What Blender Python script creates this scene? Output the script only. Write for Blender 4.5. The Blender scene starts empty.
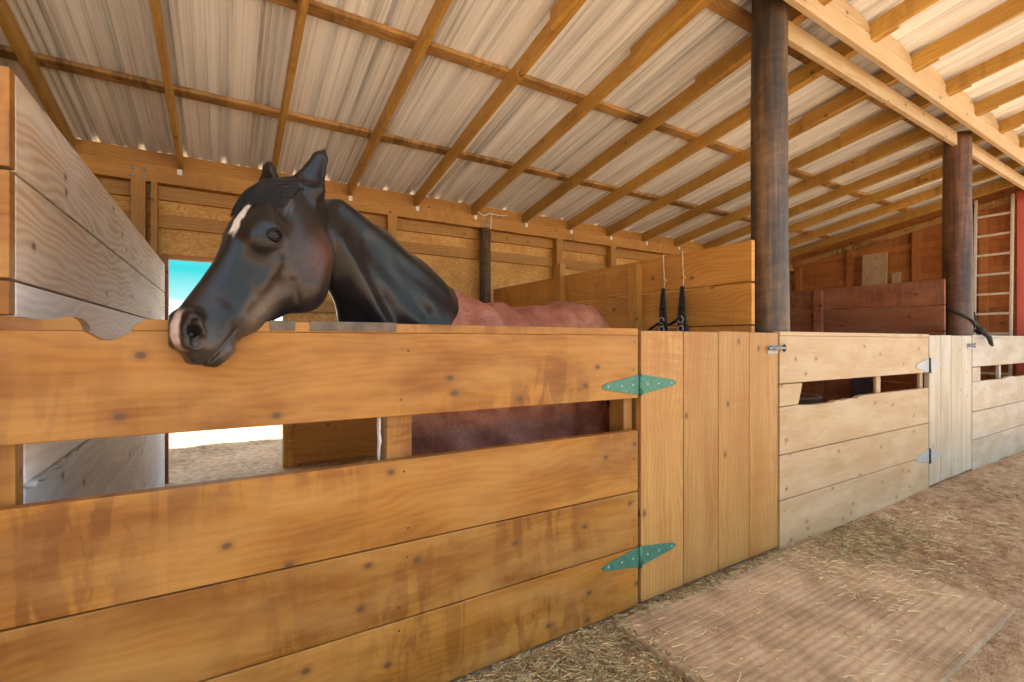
import bpy, bmesh, math, random
import numpy as np
from mathutils import Vector, Matrix, noise as mnoise

# ------------------------------------------------------------------ camera, sky, sun, exposure
SC = bpy.context.scene
COL = SC.collection
cam_d = bpy.data.cameras.new('camera')
cam = bpy.data.objects.new('camera', cam_d); COL.objects.link(cam)
cam_d.sensor_width = 36.0
cam_d.lens = 472.0 / 1024.0 * 36.0
cam_d.clip_start = 0.05; cam_d.clip_end = 400
EYE = 1.254
cam.location = (0, 0, EYE)
cam.rotation_euler = (math.radians(90), 0, -math.radians(31.3))
SC.camera = cam

world = bpy.data.worlds.new('world'); SC.world = world; world.use_nodes = True
wn = world.node_tree; wn.nodes.clear()
_o = wn.nodes.new('ShaderNodeOutputWorld'); _b = wn.nodes.new('ShaderNodeBackground')
_t = wn.nodes.new('ShaderNodeTexCoord'); _s = wn.nodes.new('ShaderNodeSeparateXYZ'); _r = wn.nodes.new('ShaderNodeValToRGB')
wn.links.new(_t.outputs['Generated'], _s.inputs[0]); wn.links.new(_s.outputs['Z'], _r.inputs[0])
wn.links.new(_r.outputs[0], _b.inputs[0]); wn.links.new(_b.outputs[0], _o.inputs[0])
_e = _r.color_ramp.elements
_e[0].position = 0.0; _e[0].color = (0.78, 0.84, 0.86, 1)
_e[1].position = 1.0; _e[1].color = (0.30, 0.36, 0.42, 1)
for p, c in ((0.04, (0.70, 0.80, 0.82, 1)), (0.075, (0.12, 0.24, 0.25, 1)), (0.125, (0.014, 0.185, 0.195, 1)), (0.17, (0.06, 0.2, 0.22, 1)), (0.24, (0.50, 0.62, 0.76, 1)), (0.5, (0.46, 0.56, 0.70, 1))):
    q = _e.new(p); q.color = c
_b.inputs[1].default_value = 2.6

sun_d = bpy.data.lights.new('sun', 'SUN'); sun = bpy.data.objects.new('sun', sun_d); COL.objects.link(sun)
sun_d.energy = 13.5; sun_d.angle = math.radians(0.6); sun_d.color = (1.0, 0.97, 0.92)
_v = Vector((0.20, -0.42, 1.0)).normalized()          # towards the sun
sun.rotation_euler = _v.to_track_quat('Z', 'Y').to_euler(); sun.location = (3, -6, 14)

SC.view_settings.view_transform = 'Standard'
SC.view_settings.look = 'None'
SC.view_settings.gamma = 1.0
SC.view_settings.use_curve_mapping = False
SC.view_settings.exposure = 0.68

RND = random.Random(7)
PI = math.pi

# ------------------------------------------------------------------ node helpers / materials
class NT:
    def __init__(s, name):
        s.m = bpy.data.materials.new(name); s.m.use_nodes = True
        s.t = s.m.node_tree; s.t.nodes.clear()
        s.out = s.t.nodes.new('ShaderNodeOutputMaterial'); s.b = s.t.nodes.new('ShaderNodeBsdfPrincipled')
        s.t.links.new(s.b.outputs[0], s.out.inputs[0])
    def n(s, t, **kw):
        x = s.t.nodes.new(t)
        for k, v in kw.items(): setattr(x, k, v)
        return x
    def l(s, a, b): s.t.links.new(a, b)
    def setin(s, sock, v):
        if hasattr(v, 'is_output') or isinstance(v, bpy.types.NodeSocket): s.l(v, sock)
        else: sock.default_value = v
    def math(s, op, a, b=0.0, clamp=False):
        x = s.n('ShaderNodeMath', operation=op, use_clamp=clamp); s.setin(x.inputs[0], a); s.setin(x.inputs[1], b); return x.outputs[0]
    def mapv(s, v, scale=(1, 1, 1), loc=(0, 0, 0), rot=(0, 0, 0)):
        x = s.n('ShaderNodeMapping'); s.l(v, x.inputs[0]); x.inputs[1].default_value = loc; x.inputs[2].default_value = rot; x.inputs[3].default_value = scale; return x.outputs[0]
    def noise(s, v, scale=1.0, detail=3.0, rough=0.5, dist=0.0, out='Fac'):
        x = s.n('ShaderNodeTexNoise'); s.l(v, x.inputs['Vector']); x.inputs['Scale'].default_value = scale
        x.inputs['Detail'].default_value = detail; x.inputs['Roughness'].default_value = rough; x.inputs['Distortion'].default_value = dist
        return x.outputs[out]
    def ramp(s, f, stops, interp='LINEAR'):
        x = s.n('ShaderNodeValToRGB'); s.l(f, x.inputs[0]); e = x.color_ramp.elements; x.color_ramp.interpolation = interp
        c4 = lambda c: (c, c, c, 1) if isinstance(c, (int, float)) else tuple(c) + (1,) if len(c) == 3 else c
        e[0].position, e[0].color = stops[0][0], c4(stops[0][1]); e[1].position, e[1].color = stops[-1][0], c4(stops[-1][1])
        for p, c in stops[1:-1]:
            q = e.new(p); q.color = c4(c)
        return x.outputs[0]
    def mix(s, f, a, b, mode='MIX'):
        x = s.n('ShaderNodeMix', data_type='RGBA', blend_type=mode); s.setin(x.inputs[0], f)
        for i, c in ((6, a), (7, b)):
            if isinstance(c, tuple): x.inputs[i].default_value = c if len(c) == 4 else c + (1,)
            else: s.l(c, x.inputs[i])
        return x.outputs[2]
    def bump(s, h, strength=0.3, dist=0.01):
        x = s.n('ShaderNodeBump'); s.l(h, x.inputs['Height']); x.inputs['Strength'].default_value = strength; x.inputs['Distance'].default_value = dist
        s.l(x.outputs[0], s.b.inputs['Normal'])
    def uv(s): return s.n('ShaderNodeTexCoord').outputs['UV']
    def obj(s): return s.n('ShaderNodeTexCoord').outputs['Object']

def wood(name, light, dark, knot=(0.10, 0.05, 0.02), stain=None, stain_amt=0.0, pale=None, pale_amt=0.0, rough=0.5, contrast=1.0, knots=0.5, spec=0.35, ringamt=0.12):
    m = NT(name); uv = m.uv()
    warp = m.noise(m.mapv(uv, (1.3, 3.5, 1)), 1.0, 2, 0.5)
    sep = m.n('ShaderNodeSeparateXYZ'); m.l(uv, sep.inputs[0])
    vv = m.math('ADD', sep.outputs[1], m.math('MULTIPLY', warp, 0.28))
    ring = m.math('SINE', m.math('MULTIPLY', vv, 210.0))
    ring = m.math('MULTIPLY_ADD' if False else 'MULTIPLY', ring, 0.5); ring = m.math('ADD', ring, 0.5)
    g1 = m.noise(m.mapv(uv, (0.9, 11, 1)), 1.0, 4, 0.6, 0.5)
    g2 = m.noise(m.mapv(uv, (5, 150, 1)), 1.0, 4, 0.7)
    f = m.math('ADD', m.math('MULTIPLY', g1, 0.50), m.math('ADD', m.math('MULTIPLY', g2, 0.50 - ringamt), m.math('MULTIPLY', ring, ringamt)))
    lo, hi = 0.5 - 0.17 / contrast, 0.5 + 0.17 / contrast
    col = m.ramp(f, [(lo, dark), (hi, light)])
    # tone from board to board
    tone = m.noise(m.mapv(uv, (0.021, 0.021, 1)), 1.0, 0, 0.5)
    col = m.mix(1.0, col, m.ramp(tone, [(0.25, 0.80), (0.75, 1.14)]), 'MULTIPLY')
    blot = m.noise(m.mapv(uv, (1.7, 4.0, 1), (3, 1, 0)), 1.0, 3, 0.55)
    if stain:
        col = m.mix(m.math('MULTIPLY', m.ramp(blot, [(0.42, 0.0), (0.68, 1.0)]), stain_amt), col, stain)
        drip = m.noise(m.mapv(uv, (13, 2.4, 1), (5, 2, 0)), 1.0, 5, 0.62, 0.8)
        dm = m.ramp(m.noise(m.mapv(uv, (1.1, 1.7, 1), (8, 6, 0)), 1.0, 2, 0.5), [(0.44, 0.0), (0.60, 1.0)])
        col = m.mix(m.math('MULTIPLY', m.math('MULTIPLY', m.ramp(drip, [(0.47, 0.0), (0.54, 1.0)]), dm), stain_amt * 0.95), col, stain)
    if pale:
        pn = m.noise(m.mapv(uv, (2.2, 6.0, 1), (9, 4, 0)), 1.0, 4, 0.6)
        col = m.mix(m.math('MULTIPLY', m.ramp(pn, [(0.42, 0.0), (0.62, 1.0)]), pale_amt), col, pale)
    vo = m.n('ShaderNodeTexVoronoi', voronoi_dimensions='2D'); m.l(m.mapv(uv, (3.1, 4.3, 1)), vo.inputs['Vector']); vo.inputs['Scale'].default_value = 1.0
    sc = m.n('ShaderNodeSeparateColor'); m.l(vo.outputs['Color'], sc.inputs[0])
    has = m.math('LESS_THAN', sc.outputs[0], knots)
    kn = m.math('MULTIPLY', m.ramp(vo.outputs['Distance'], [(0.022, 1.0), (0.034, 0.85), (0.048, 0.35), (0.10, 0.0)]), has)
    col = m.mix(m.math('MULTIPLY', kn, 0.92), col, knot)
    m.l(col, m.b.inputs['Base Color'])
    m.b.inputs['Roughness'].default_value = rough
    m.b.inputs['Specular IOR Level'].default_value = spec
    m.bump(f, 0.25, 0.004)
    return m.m

def plain(name, c, rough=0.5, metal=0.0, var=0.0, spec=0.5, scale=20):
    m = NT(name); m.b.inputs['Roughness'].default_value = rough; m.b.inputs['Metallic'].default_value = metal
    m.b.inputs['Specular IOR Level'].default_value = spec
    n = m.noise(m.obj(), scale, 4, 0.6)
    col = m.mix(m.ramp(n, [(0.3, 0.0), (0.7, 1.0)]), tuple(x * (1 - var) for x in c), tuple(min(1, x * (1 + var)) for x in c))
    m.l(col, m.b.inputs['Base Color']); m.bump(n, 0.15, 0.003)
    return m.m

M = {}
M['honey'] = wood('honey_stained_pine', (0.385, 0.168, 0.024), (0.245, 0.088, 0.009), stain=(0.140, 0.042, 0.004), stain_amt=0.7, pale=(0.46, 0.25, 0.075), pale_amt=0.4, rough=0.5, knots=0.6, ringamt=0.09)
M['doorwood'] = wood('light_amber_pine', (0.47, 0.265, 0.085), (0.32, 0.155, 0.04), stain=(0.32, 0.125, 0.03), stain_amt=0.45, rough=0.5, knots=0.3)
M['palewood'] = wood('pale_pine', (0.48, 0.345, 0.20), (0.365, 0.24, 0.12), knot=(0.22, 0.11, 0.05), stain=(0.45, 0.25, 0.11), stain_amt=0.25, pale=(0.55, 0.44, 0.31), pale_amt=0.35, rough=0.55, knots=0.7, ringamt=0.05)
M['greywood'] = wood('weathered_pale_pine', (0.44, 0.365, 0.26), (0.32, 0.25, 0.16), knot=(0.25, 0.16, 0.10), pale=(0.52, 0.48, 0.43), pale_amt=0.5, rough=0.42, knots=0.5, ringamt=0.04)
M['divider'] = wood('pinkish_weathered_pine', (0.80, 0.61, 0.43), (0.58, 0.39, 0.25), knot=(0.15, 0.06, 0.04), pale=(0.72, 0.66, 0.60), pale_amt=0.55, rough=0.6, contrast=1.15, knots=0.5, ringamt=0.26)
M['dividerwhite'] = wood('white_weathered_board', (0.86, 0.83, 0.83), (0.72, 0.66, 0.64), knot=(0.2, 0.12, 0.10), pale=(0.84, 0.82, 0.84), pale_amt=0.6, rough=0.65, contrast=1.1, knots=0.5, ringamt=0.2)
M['amber'] = wood('amber_stained_boards', (0.60, 0.30, 0.065), (0.42, 0.175, 0.028), stain=(0.30, 0.12, 0.025), stain_amt=0.35, rough=0.5, knots=0.3)
M['rafter'] = wood('amber_rafter_wood', (0.60, 0.36, 0.085), (0.40, 0.21, 0.038), stain=(0.20, 0.085, 0.02), stain_amt=0.35, rough=0.55, knots=0.15)
M['purlin'] = wood('mottled_purlin_wood', (0.66, 0.40, 0.14), (0.36, 0.17, 0.045), knot=(0.06, 0.03, 0.015), stain=(0.09, 0.045, 0.02), stain_amt=0.75, rough=0.6, knots=0.6)
M['beam'] = wood('pale_beam_wood', (0.60, 0.45, 0.27), (0.46, 0.31, 0.16), rough=0.6, knots=0.4, pale=(0.64, 0.53, 0.38), pale_amt=0.4)
M['redbrown'] = wood('red_brown_boards', (0.34, 0.125, 0.055), (0.20, 0.06, 0.028), knot=(0.05, 0.02, 0.015), stain=(0.12, 0.045, 0.03), stain_amt=0.6, pale=(0.42, 0.24, 0.15), pale_amt=0.22, rough=0.5)
M['orangewall'] = wood('orange_sheathing', (0.58, 0.24, 0.07), (0.42, 0.145, 0.035), stain=(0.28, 0.08, 0.02), stain_amt=0.45, rough=0.6, knots=0.2)

def mat_osb(name, a, b, c):
    m = NT(name); uv = m.uv()
    vo = m.n('ShaderNodeTexVoronoi', voronoi_dimensions='2D'); m.l(m.mapv(uv, (55, 120, 1), (0, 0, 0), (0, 0, 0.5)), vo.inputs['Vector']); vo.inputs['Scale'].default_value = 1.0
    n1 = m.noise(m.mapv(uv, (2.2, 3.0, 1)), 1.0, 4, 0.6)
    bw = m.n('ShaderNodeSeparateColor'); m.l(vo.outputs['Color'], bw.inputs[0])
    f = m.math('ADD', m.math('MULTIPLY', bw.outputs[0], 0.28), m.math('MULTIPLY', n1, 0.72))
    m.l(m.ramp(f, [(0.25, c), (0.5, b), (0.72, a)]), m.b.inputs['Base Color'])
    m.b.inputs['Roughness'].default_value = 0.6; m.bump(f, 0.3, 0.004)
    return m.m
M['osb'] = mat_osb('strand_board', (0.78, 0.45, 0.13), (0.62, 0.29, 0.055), (0.43, 0.165, 0.022))

def mat_pole(name, a, b, c):
    m = NT(name); ob = m.obj()
    n1 = m.noise(m.mapv(ob, (5, 5, 0.8)), 1.0, 4, 0.6)
    n2 = m.noise(m.mapv(ob, (55, 55, 1.6)), 1.0, 4, 0.7, 0.4)
    band = m.noise(m.mapv(ob, (6, 6, 13.0)), 1.0, 4, 0.6, 1.2)
    f = m.math('ADD', m.math('MULTIPLY', n1, 0.5), m.math('ADD', m.math('MULTIPLY', n2, 0.3), m.math('MULTIPLY', band, 0.2)))
    m.l(m.ramp(f, [(0.41, c), (0.5, b), (0.60, a)]), m.b.inputs['Base Color'])
    m.b.inputs['Roughness'].default_value = 0.5; m.bump(f, 0.4, 0.006)
    return m.m
M['pole'] = mat_pole('dark_pole_wood', (0.21, 0.125, 0.06), (0.085, 0.052, 0.03), (0.028, 0.022, 0.020))
M['polered'] = mat_pole('red_brown_pole_wood', (0.22, 0.10, 0.045), (0.10, 0.042, 0.02), (0.032, 0.016, 0.011))

def mat_roof():
    m = NT('bare_roof_sheet'); ob = m.obj()
    n1 = m.noise(m.mapv(ob, (7, 0.22, 1)), 1.0, 5, 0.65)
    n2 = m.noise(m.mapv(ob, (55, 0.10, 1)), 1.0, 3, 0.6)
    f = m.math('ADD', m.math('MULTIPLY', n1, 0.6), m.math('MULTIPLY', n2, 0.4))
    m.l(m.ramp(f, [(0.36, (0.34, 0.345, 0.35)), (0.46, (0.72, 0.735, 0.75)), (0.56, (0.93, 0.95, 0.97))]), m.b.inputs['Base Color'])  # light and grey bands of reflection between the ribs, painted in as streaks
    m.b.inputs['Roughness'].default_value = 0.38; m.b.inputs['Metallic'].default_value = 0.0
    return m.m
M['roof'] = mat_roof()

def mat_ground():
    m = NT('sandy_soil'); ob = m.obj()
    n1 = m.noise(ob, 1.3, 5, 0.6); n2 = m.noise(ob, 16, 6, 0.72); n3 = m.noise(ob, 110, 3, 0.6)
    f = m.math('ADD', m.math('MULTIPLY', n1, 0.3), m.math('ADD', m.math('MULTIPLY', n2, 0.5), m.math('MULTIPLY', n3, 0.2)))
    col = m.ramp(f, [(0.37, (0.17, 0.095, 0.05)), (0.48, (0.49, 0.32, 0.185)), (0.585, (0.68, 0.49, 0.31))])
    # chaff and mulch trodden in along the foot of the stall fronts
    sep = m.n('ShaderNodeSeparateXYZ'); m.l(ob, sep.inputs[0])
    near = m.math('SUBTRACT', 1.0, m.math('MULTIPLY', m.math('ABSOLUTE', m.math('SUBTRACT', sep.outputs[1], 1.35)), 1.8), True)
    lim = m.math('SUBTRACT', 4.2, sep.outputs[0], True)
    mul = m.math('MULTIPLY', m.math('MULTIPLY', near, lim), m.ramp(m.noise(ob, 3.4, 4, 0.65), [(0.4, 0.15), (0.62, 1.0)]))
    mulc = m.ramp(m.noise(ob, 48, 4, 0.7), [(0.35, (0.12, 0.085, 0.035)), (0.62, (0.46, 0.36, 0.17))])
    col = m.mix(m.math('MULTIPLY', mul, 0.6), col, mulc)
    m.l(col, m.b.inputs['Base Color']); m.b.inputs['Roughness'].default_value = 0.95; m.b.inputs['Specular IOR Level'].default_value = 0.1
    m.bump(m.math('ADD', n2, m.math('MULTIPLY', n3, 0.3)), 1.0, 0.05)
    return m.m
M['ground'] = mat_ground()

def mat_mat():
    m = NT('dusty_rubber'); ob = m.obj()
    n1 = m.noise(ob, 4, 5, 0.65); n2 = m.noise(ob, 60, 3, 0.6)
    f = m.math('ADD', m.math('MULTIPLY', n1, 0.75), m.math('MULTIPLY', n2, 0.25))
    m.l(m.ramp(f, [(0.36, (0.27, 0.18, 0.105)), (0.5, (0.43, 0.30, 0.18)), (0.62, (0.54, 0.40, 0.255))]), m.b.inputs['Base Color'])
    m.b.inputs['Roughness'].default_value = 0.85; m.bump(f, 0.4, 0.005)
    return m.m
M['mat'] = mat_mat()
M['teal'] = plain('verdigris_green_metal', (0.05, 0.175, 0.13), 0.45, 0.3, 0.25, scale=60)
M['zinc'] = plain('zinc_metal', (0.36, 0.38, 0.40), 0.5, 0.5, 0.1)
M['dark'] = plain('black_iron', (0.03, 0.032, 0.035), 0.4, 0.5, 0.2)
M['blacknylon'] = plain('black_webbing', (0.012, 0.013, 0.016), 0.55, 0, 0.3)
M['twine'] = plain('pale_twine', (0.62, 0.48, 0.30), 0.8, 0, 0.2)
M['white'] = plain('white_plastic', (0.78, 0.76, 0.74), 0.5, 0, 0.08)
M['alu'] = plain('ladder_metal', (0.72, 0.66, 0.55), 0.4, 0.25, 0.12)
M['red'] = plain('red_paint', (0.58, 0.12, 0.10), 0.45, 0, 0.12, scale=3)
M['tub'] = plain('dark_rubber', (0.13, 0.07, 0.045), 0.5, 0, 0.3)
M['blue'] = plain('dark_blue_plastic', (0.03, 0.035, 0.06), 0.4, 0, 0.2)
M['strip'] = plain('worn_dark_rubber', (0.115, 0.085, 0.062), 0.7, 0, 0.4)
M['straw'] = plain('straw', (0.66, 0.52, 0.26), 0.8, 0, 0.2)
M['leaf'] = plain('weed_leaf', (0.30, 0.42, 0.10), 0.7, 0, 0.3)
M['web'] = plain('dusty_web', (0.5, 0.48, 0.47), 0.9, 0, 0.2)
M['gap'] = plain('dirt_in_crack', (0.06, 0.045, 0.035), 0.9, 0, 0.2)

# ------------------------------------------------------------------ mesh helpers
def tag(o, label=None, cat=None, group=None, kind=None):
    if label: o['label'] = label
    if cat: o['category'] = cat
    if group: o['group'] = group
    if kind: o['kind'] = kind
    return o
def empty(name, loc=(0, 0, 0)):
    o = bpy.data.objects.new(name, None); COL.objects.link(o); o.location = loc; o.empty_display_size = 0.1
    return o
def mesh_obj(name, verts, faces, mat, parent=None, uvs=None, smooth=False, bevel=0.0):
    """verts in world space; uvs one per loop"""
    off = Vector(parent['_w']) if parent is not None and '_w' in parent else (parent.location.copy() if parent is not None else Vector((0, 0, 0)))
    me = bpy.data.meshes.new(name)
    me.from_pydata([tuple(Vector(v) - off) for v in verts], [], faces)
    if uvs is not None:
        ul = me.uv_layers.new(name='UVMap'); ul.data.foreach_set('uv', [c for uv in uvs for c in uv])
    me.materials.append(mat)
    if smooth: me.polygons.foreach_set('use_smooth', [True] * len(me.polygons))
    me.update()
    o = bpy.data.objects.new(name, me); COL.objects.link(o)
    if parent is not None: o.parent = parent
    if bevel:
        b = o.modifiers.new('bevel', 'BEVEL'); b.width = bevel; b.segments = 2; b.limit_method = 'ANGLE'; b.angle_limit = math.radians(50)
    return o
def child(o, loc=None):
    return o

def slab(name, outline, O, U, V, T, thick, mat, parent=None, bevel=0.003, smooth=False):
    """outline [(u,v)] counter-clockwise about T=UxV, extruded from 0 to thick along T. u is the length of the grain."""
    O, U, V, T = Vector(O), Vector(U), Vector(V), Vector(T)
    n = len(outline); vs = []; ru, rv = RND.uniform(0, 90), RND.uniform(0, 90)
    for w in (0, thick):
        for u, v in outline: vs.append(O + U * u + V * v + T * w)
    fs = []; uvs = []
    fs.append(list(range(n))[::-1]); uvs += [(outline[i][0] + ru, outline[i][1] + rv) for i in range(n)][::-1]
    fs.append([n + i for i in range(n)]); uvs += [(outline[i][0] + ru, outline[i][1] + rv) for i in range(n)]
    for i in range(n):
        j = (i + 1) % n; a, b = outline[i], outline[j]
        fs.append([i, j, n + j, n + i])
        if abs(a[0] - b[0]) > abs(a[1] - b[1]): q = [(a[0], a[1]), (b[0], b[1]), (b[0], b[1] + thick), (a[0], a[1] + thick)]
        else: q = [(a[0], a[1]), (b[0], b[1]), (b[0] + thick, b[1]), (a[0] + thick, a[1])]
        uvs += [(x + ru, y + rv) for x, y in q]
    if U.cross(V).dot(T) < 0: 
        k = 0; nu = []
        for f in fs: nu += uvs[k:k + len(f)][::-1]; k += len(f)
        fs = [f[::-1] for f in fs]; uvs = nu
    return mesh_obj(name, vs, fs, mat, parent, uvs, smooth, bevel)

def box(name, lo, hi, mat, parent=None, grain=0, bevel=0.003):
    """axis aligned timber, grain along axis 0/1/2"""
    lo, hi = Vector(lo), Vector(hi); d = hi - lo
    ax = [Vector((1, 0, 0)), Vector((0, 1, 0)), Vector((0, 0, 1))]
    g = grain; rest = [i for i in range(3) if i != g]
    # the broader cross direction is v
    v, t = (rest[0], rest[1]) if d[rest[0]] > d[rest[1]] else (rest[1], rest[0])
    return slab(name, [(0, 0), (d[g], 0), (d[g], d[v]), (0, d[v])], lo, ax[g], ax[v], ax[t], d[t], mat, parent, bevel)

def tube(name, pts, rad, mat, parent=None, seg=8, closed=False, flat=1.0, caps=True):
    pts = [Vector(p) for p in pts]; n = len(pts); vs = []; fs = []
    prev = None
    for i, p in enumerate(pts):
        t = (pts[(i + 1) % n] - pts[i - 1]) if closed else (pts[min(i + 1, n - 1)] - pts[max(i - 1, 0)])
        t.normalize()
        if prev is None:
            a = Vector((0, 0, 1)) if abs(t.z) < 0.9 else Vector((1, 0, 0)); s = t.cross(a).normalized()
        else: s = (prev - t * prev.dot(t)).normalized()
        prev = s; b = t.cross(s); r = rad[i] if isinstance(rad, (list, tuple)) else rad
        for k in range(seg):
            a = 2 * PI * k / seg; vs.append(p + s * (math.cos(a) * r) + b * (math.sin(a) * r * flat))
    m = n if closed else n - 1
    for i in range(m):
        for k in range(seg):
            a, b = i * seg + k, i * seg + (k + 1) % seg; c, d = ((i + 1) % n) * seg + (k + 1) % seg, ((i + 1) % n) * seg + k
            fs.append([a, b, c, d])
    if not closed and caps: fs.append(list(range(seg))[::-1]); fs.append([(n - 1) * seg + k for k in range(seg)])
    return mesh_obj(name, vs, fs, mat, parent, None, True)

def lathe(name, prof, c, mat, parent=None, seg=32):
    vs, fs = [], []
    for r, z in prof:
        for k in range(seg): a = 2 * PI * k / seg; vs.append((c[0] + r * math.cos(a), c[1] + r * math.sin(a), c[2] + z))
    for i in range(len(prof) - 1):
        for k in range(seg): fs.append([i * seg + k, i * seg + (k + 1) % seg, (i + 1) * seg + (k + 1) % seg, (i + 1) * seg + k])
    return mesh_obj(name, vs, fs, mat, parent, None, True)

# ------------------------------------------------------------------ ground
def steps(bps):
    out = []
    for a, b, s in bps: n = max(1, int(round((b - a) / s))); out += [a + (b - a) * i / n for i in range(n)]
    out.append(bps[-1][1]); return np.array(out)
def fbm(x, y, s, o=3): return mnoise.fractal(Vector((x * s, y * s, 3.7)), 0.8, 2.1, o)
def gheight(x, y):
    z = 0.018 * fbm(x, y, 0.9) + 0.014 * fbm(x + 9, y, 5.5, 3)
    if 2.2 < x < 9.4 and -1 < y < 1.55: z += 0.020 * fbm(x, y + 5, 7, 3) * min(1, (x - 2.2))
    z -= 0.014
    if 1.2 < x < 3.5 and 0.4 < y < 1.65: z = z * 0.3 - 0.008
    if y > 1.55 and y < 1.75: z = min(z, -0.004)
    return z
def ground():
    xs = steps([(-40, -4, 6), (-4, 0.4, 0.2), (0.4, 9.6, 0.035), (9.6, 14, 0.3), (14, 60, 8)])
    ys = steps([(-40, -4, 6), (-4, 0, 0.4), (0, 1.7, 0.035), (1.7, 9, 0.1), (9, 70, 8)])
    vs = [(x, y, gheight(x, y)) for y in ys for x in xs]; nx = len(xs)
    fs = [[j * nx + i, j * nx + i + 1, (j + 1) * nx + i + 1, (j + 1) * nx + i] for j in range(len(ys) - 1) for i in range(nx - 1)]
    o = mesh_obj('floor', vs, fs, M['ground'], None, None, True); tag(o, 'trodden tan sandy soil of aisle, stalls and yard', 'floor', kind='structure')
ground()

# ------------------------------------------------------------------ roof
SL = 0.18; YB = 5.2
def roofz(y): return 2.93 + SL * (YB - y)
RX0, RX1, RY0, RY1 = -4.0, 9.95, -1.6, 5.62
def roof():
    prof = []                                            # one pitch = 0.305 : a tall rib and two low ones
    P = 0.305; x = RX0
    while x < RX1:
        for dx, dz in ((0, 0), (0.018, 0.030), (0.040, 0.030), (0.058, 0), (0.13, 0), (0.137, 0.006), (0.155, 0.006), (0.162, 0), (0.205, 0), (0.212, 0.006), (0.230, 0.006), (0.237, 0)):
            prof.append((x + dx, dz))
        x += P
    ys = [RY0 + (RY1 - RY0) * i / 24 for i in range(25)]; n = len(prof); vs = []
    nrm = Vector((0, SL, 1)).normalized()
    for lay in (0, 0.0012):
        for y in ys:
            for px, dz in prof: vs.append(Vector((px, y, roofz(y))) + nrm * (dz + lay))
    fs = []; k0 = n * len(ys)
    for j in range(len(ys) - 1):
        for i in range(n - 1):
            a = j * n + i; fs.append([a, a + n, a + n + 1, a + 1]); b = k0 + a; fs.append([b, b + 1, b + n + 1, b + n])
    o = mesh_obj('ceiling', vs, fs, M['roof']); tag(o, 'bare ribbed metal roof sheets seen from below', 'ceiling', kind='structure')
roof()
ROOFU = Vector((0, -1, SL)); RL = ROOFU.length
def sloped(name, x, y0, y1, ztop_off, depth, th, mat, parent):
    """rafter board: from y0 (high number, back) to y1 (front), side faces along X thickness th"""
    L = abs(y0 - y1)
    O = Vector((x, y0, roofz(y0) + ztop_off - depth))
    n = 6 if False else 1
    out = [(0, 0), (L, 0), (L, depth), (0, depth)]
    return slab(name, out, O, (0, -1, SL), (0, 0, 1), (1, 0, 0), th, mat, parent, 0.003)
ordw = ['first', 'second', 'third', 'fourth', 'fifth', 'sixth', 'seventh', 'eighth', 'ninth', 'tenth', 'eleventh', 'twelfth', 'thirteenth', 'fourteenth', 'fifteenth']
RAFX = [-1.085 + 0.729 * i for i in range(-3, 15)]
for i, x in enumerate(RAFX):
    r = empty('rafter', (x, YB, roofz(YB) - 0.16))
    k = i - 3
    if k < 0: lab = 'amber roof rafter %s bay%s beyond the left edge of the photo' % (['one', 'two', 'three'][-k - 1], '' if k == -1 else 's')
    elif k == 14: lab = 'amber roof rafter lying close against the far gable end wall'
    else: lab = 'sloping amber roof rafter, %s in the row counting from the left edge of the photo' % ordw[k]
    tag(r, lab, 'rafter', 'sloping rafters under the metal roof')
    hg = box('hanger', (x - 0.004, YB - 0.128, roofz(YB) - 0.215), (x + 0.034, YB - 0.1255, roofz(YB) - 0.165), M['white'], r, 2, 0.001); hg['label'] = 'small light metal hanger at the rafter foot'
    sloped('rear_board', x, YB - 0.0, 1.42, -0.032, 0.125, 0.038, M['rafter'], r)
    sloped('front_board', x - 0.040, 2.45 + RND.uniform(-0.05, 0.05), RY0 + 0.05, -0.032, 0.125, 0.038, M['rafter'], r)
pw = ['nearest the back wall', 'second from the back wall', 'third from the back wall, over the stall fronts', 'fourth from the back wall, over the aisle', 'fifth from the back wall', 'at the open front edge of the roof']
for y, w in zip((4.23, 3.10, 1.97, 0.84, -0.30, -1.45), pw):
    nn = Vector((0, 1, -SL)).normalized()
    o = slab('purlin', [(0, 0), (RX1 - RX0 - 0.1, 0), (RX1 - RX0 - 0.1, 0.088), (0, 0.088)], (RX0 + 0.05, y - 0.044, roofz(y - 0.044) - 0.0335), (1, 0, 0), nn, (0, 0, 1), 0.032, M['purlin'], None)
    tag(o, 'mottled knotty purlin across the rafters, ' + w, 'purlin')

# the long beam in front of the poles with blocks on top, and the beam pieces between the poles
PX = (3.044, 6.41); PY = 1.762
BY = 1.585
bz = lambda x: 3.285 - 0.010 * (x - 8)
b = empty('beam', (RX0, BY, 3.29)); tag(b, 'long pale roof beam on the aisle side of the poles, blocks along its top', 'beam')
slab('timber', [(0, 0), (13.55, 0), (13.55, 0.14), (0, 0.14)], (RX0 + 0.05, BY + 0.02, bz(RX0 + 0.05)), (1, 0, -0.010), (0, 0, 1), (0, -1, 0), 0.04, M['beam'], b)
for i in range(len(RAFX) - 1):
    x0, x1 = RAFX[i] + 0.04, RAFX[i + 1] - 0.044
    if x1 > 9.6: continue
    zb = bz(x0) + 0.141; zt = roofz(BY + 0.02) - 0.004 - zb
    out = [(0, 0), (x1 - x0, 0), (x1 - x0, zt * 0.45), (x1 - x0 - 0.08, zt * 0.8), (x1 - x0 - 0.2, zt), (0.02, zt), (0, zt * 0.9)]
    slab('block', out, (x0, BY + 0.02, zb), (1, 0, 0), (0, 0, 1), (0, -1, 0), 0.038, M['beam'], b)
AY = 1.75
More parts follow.
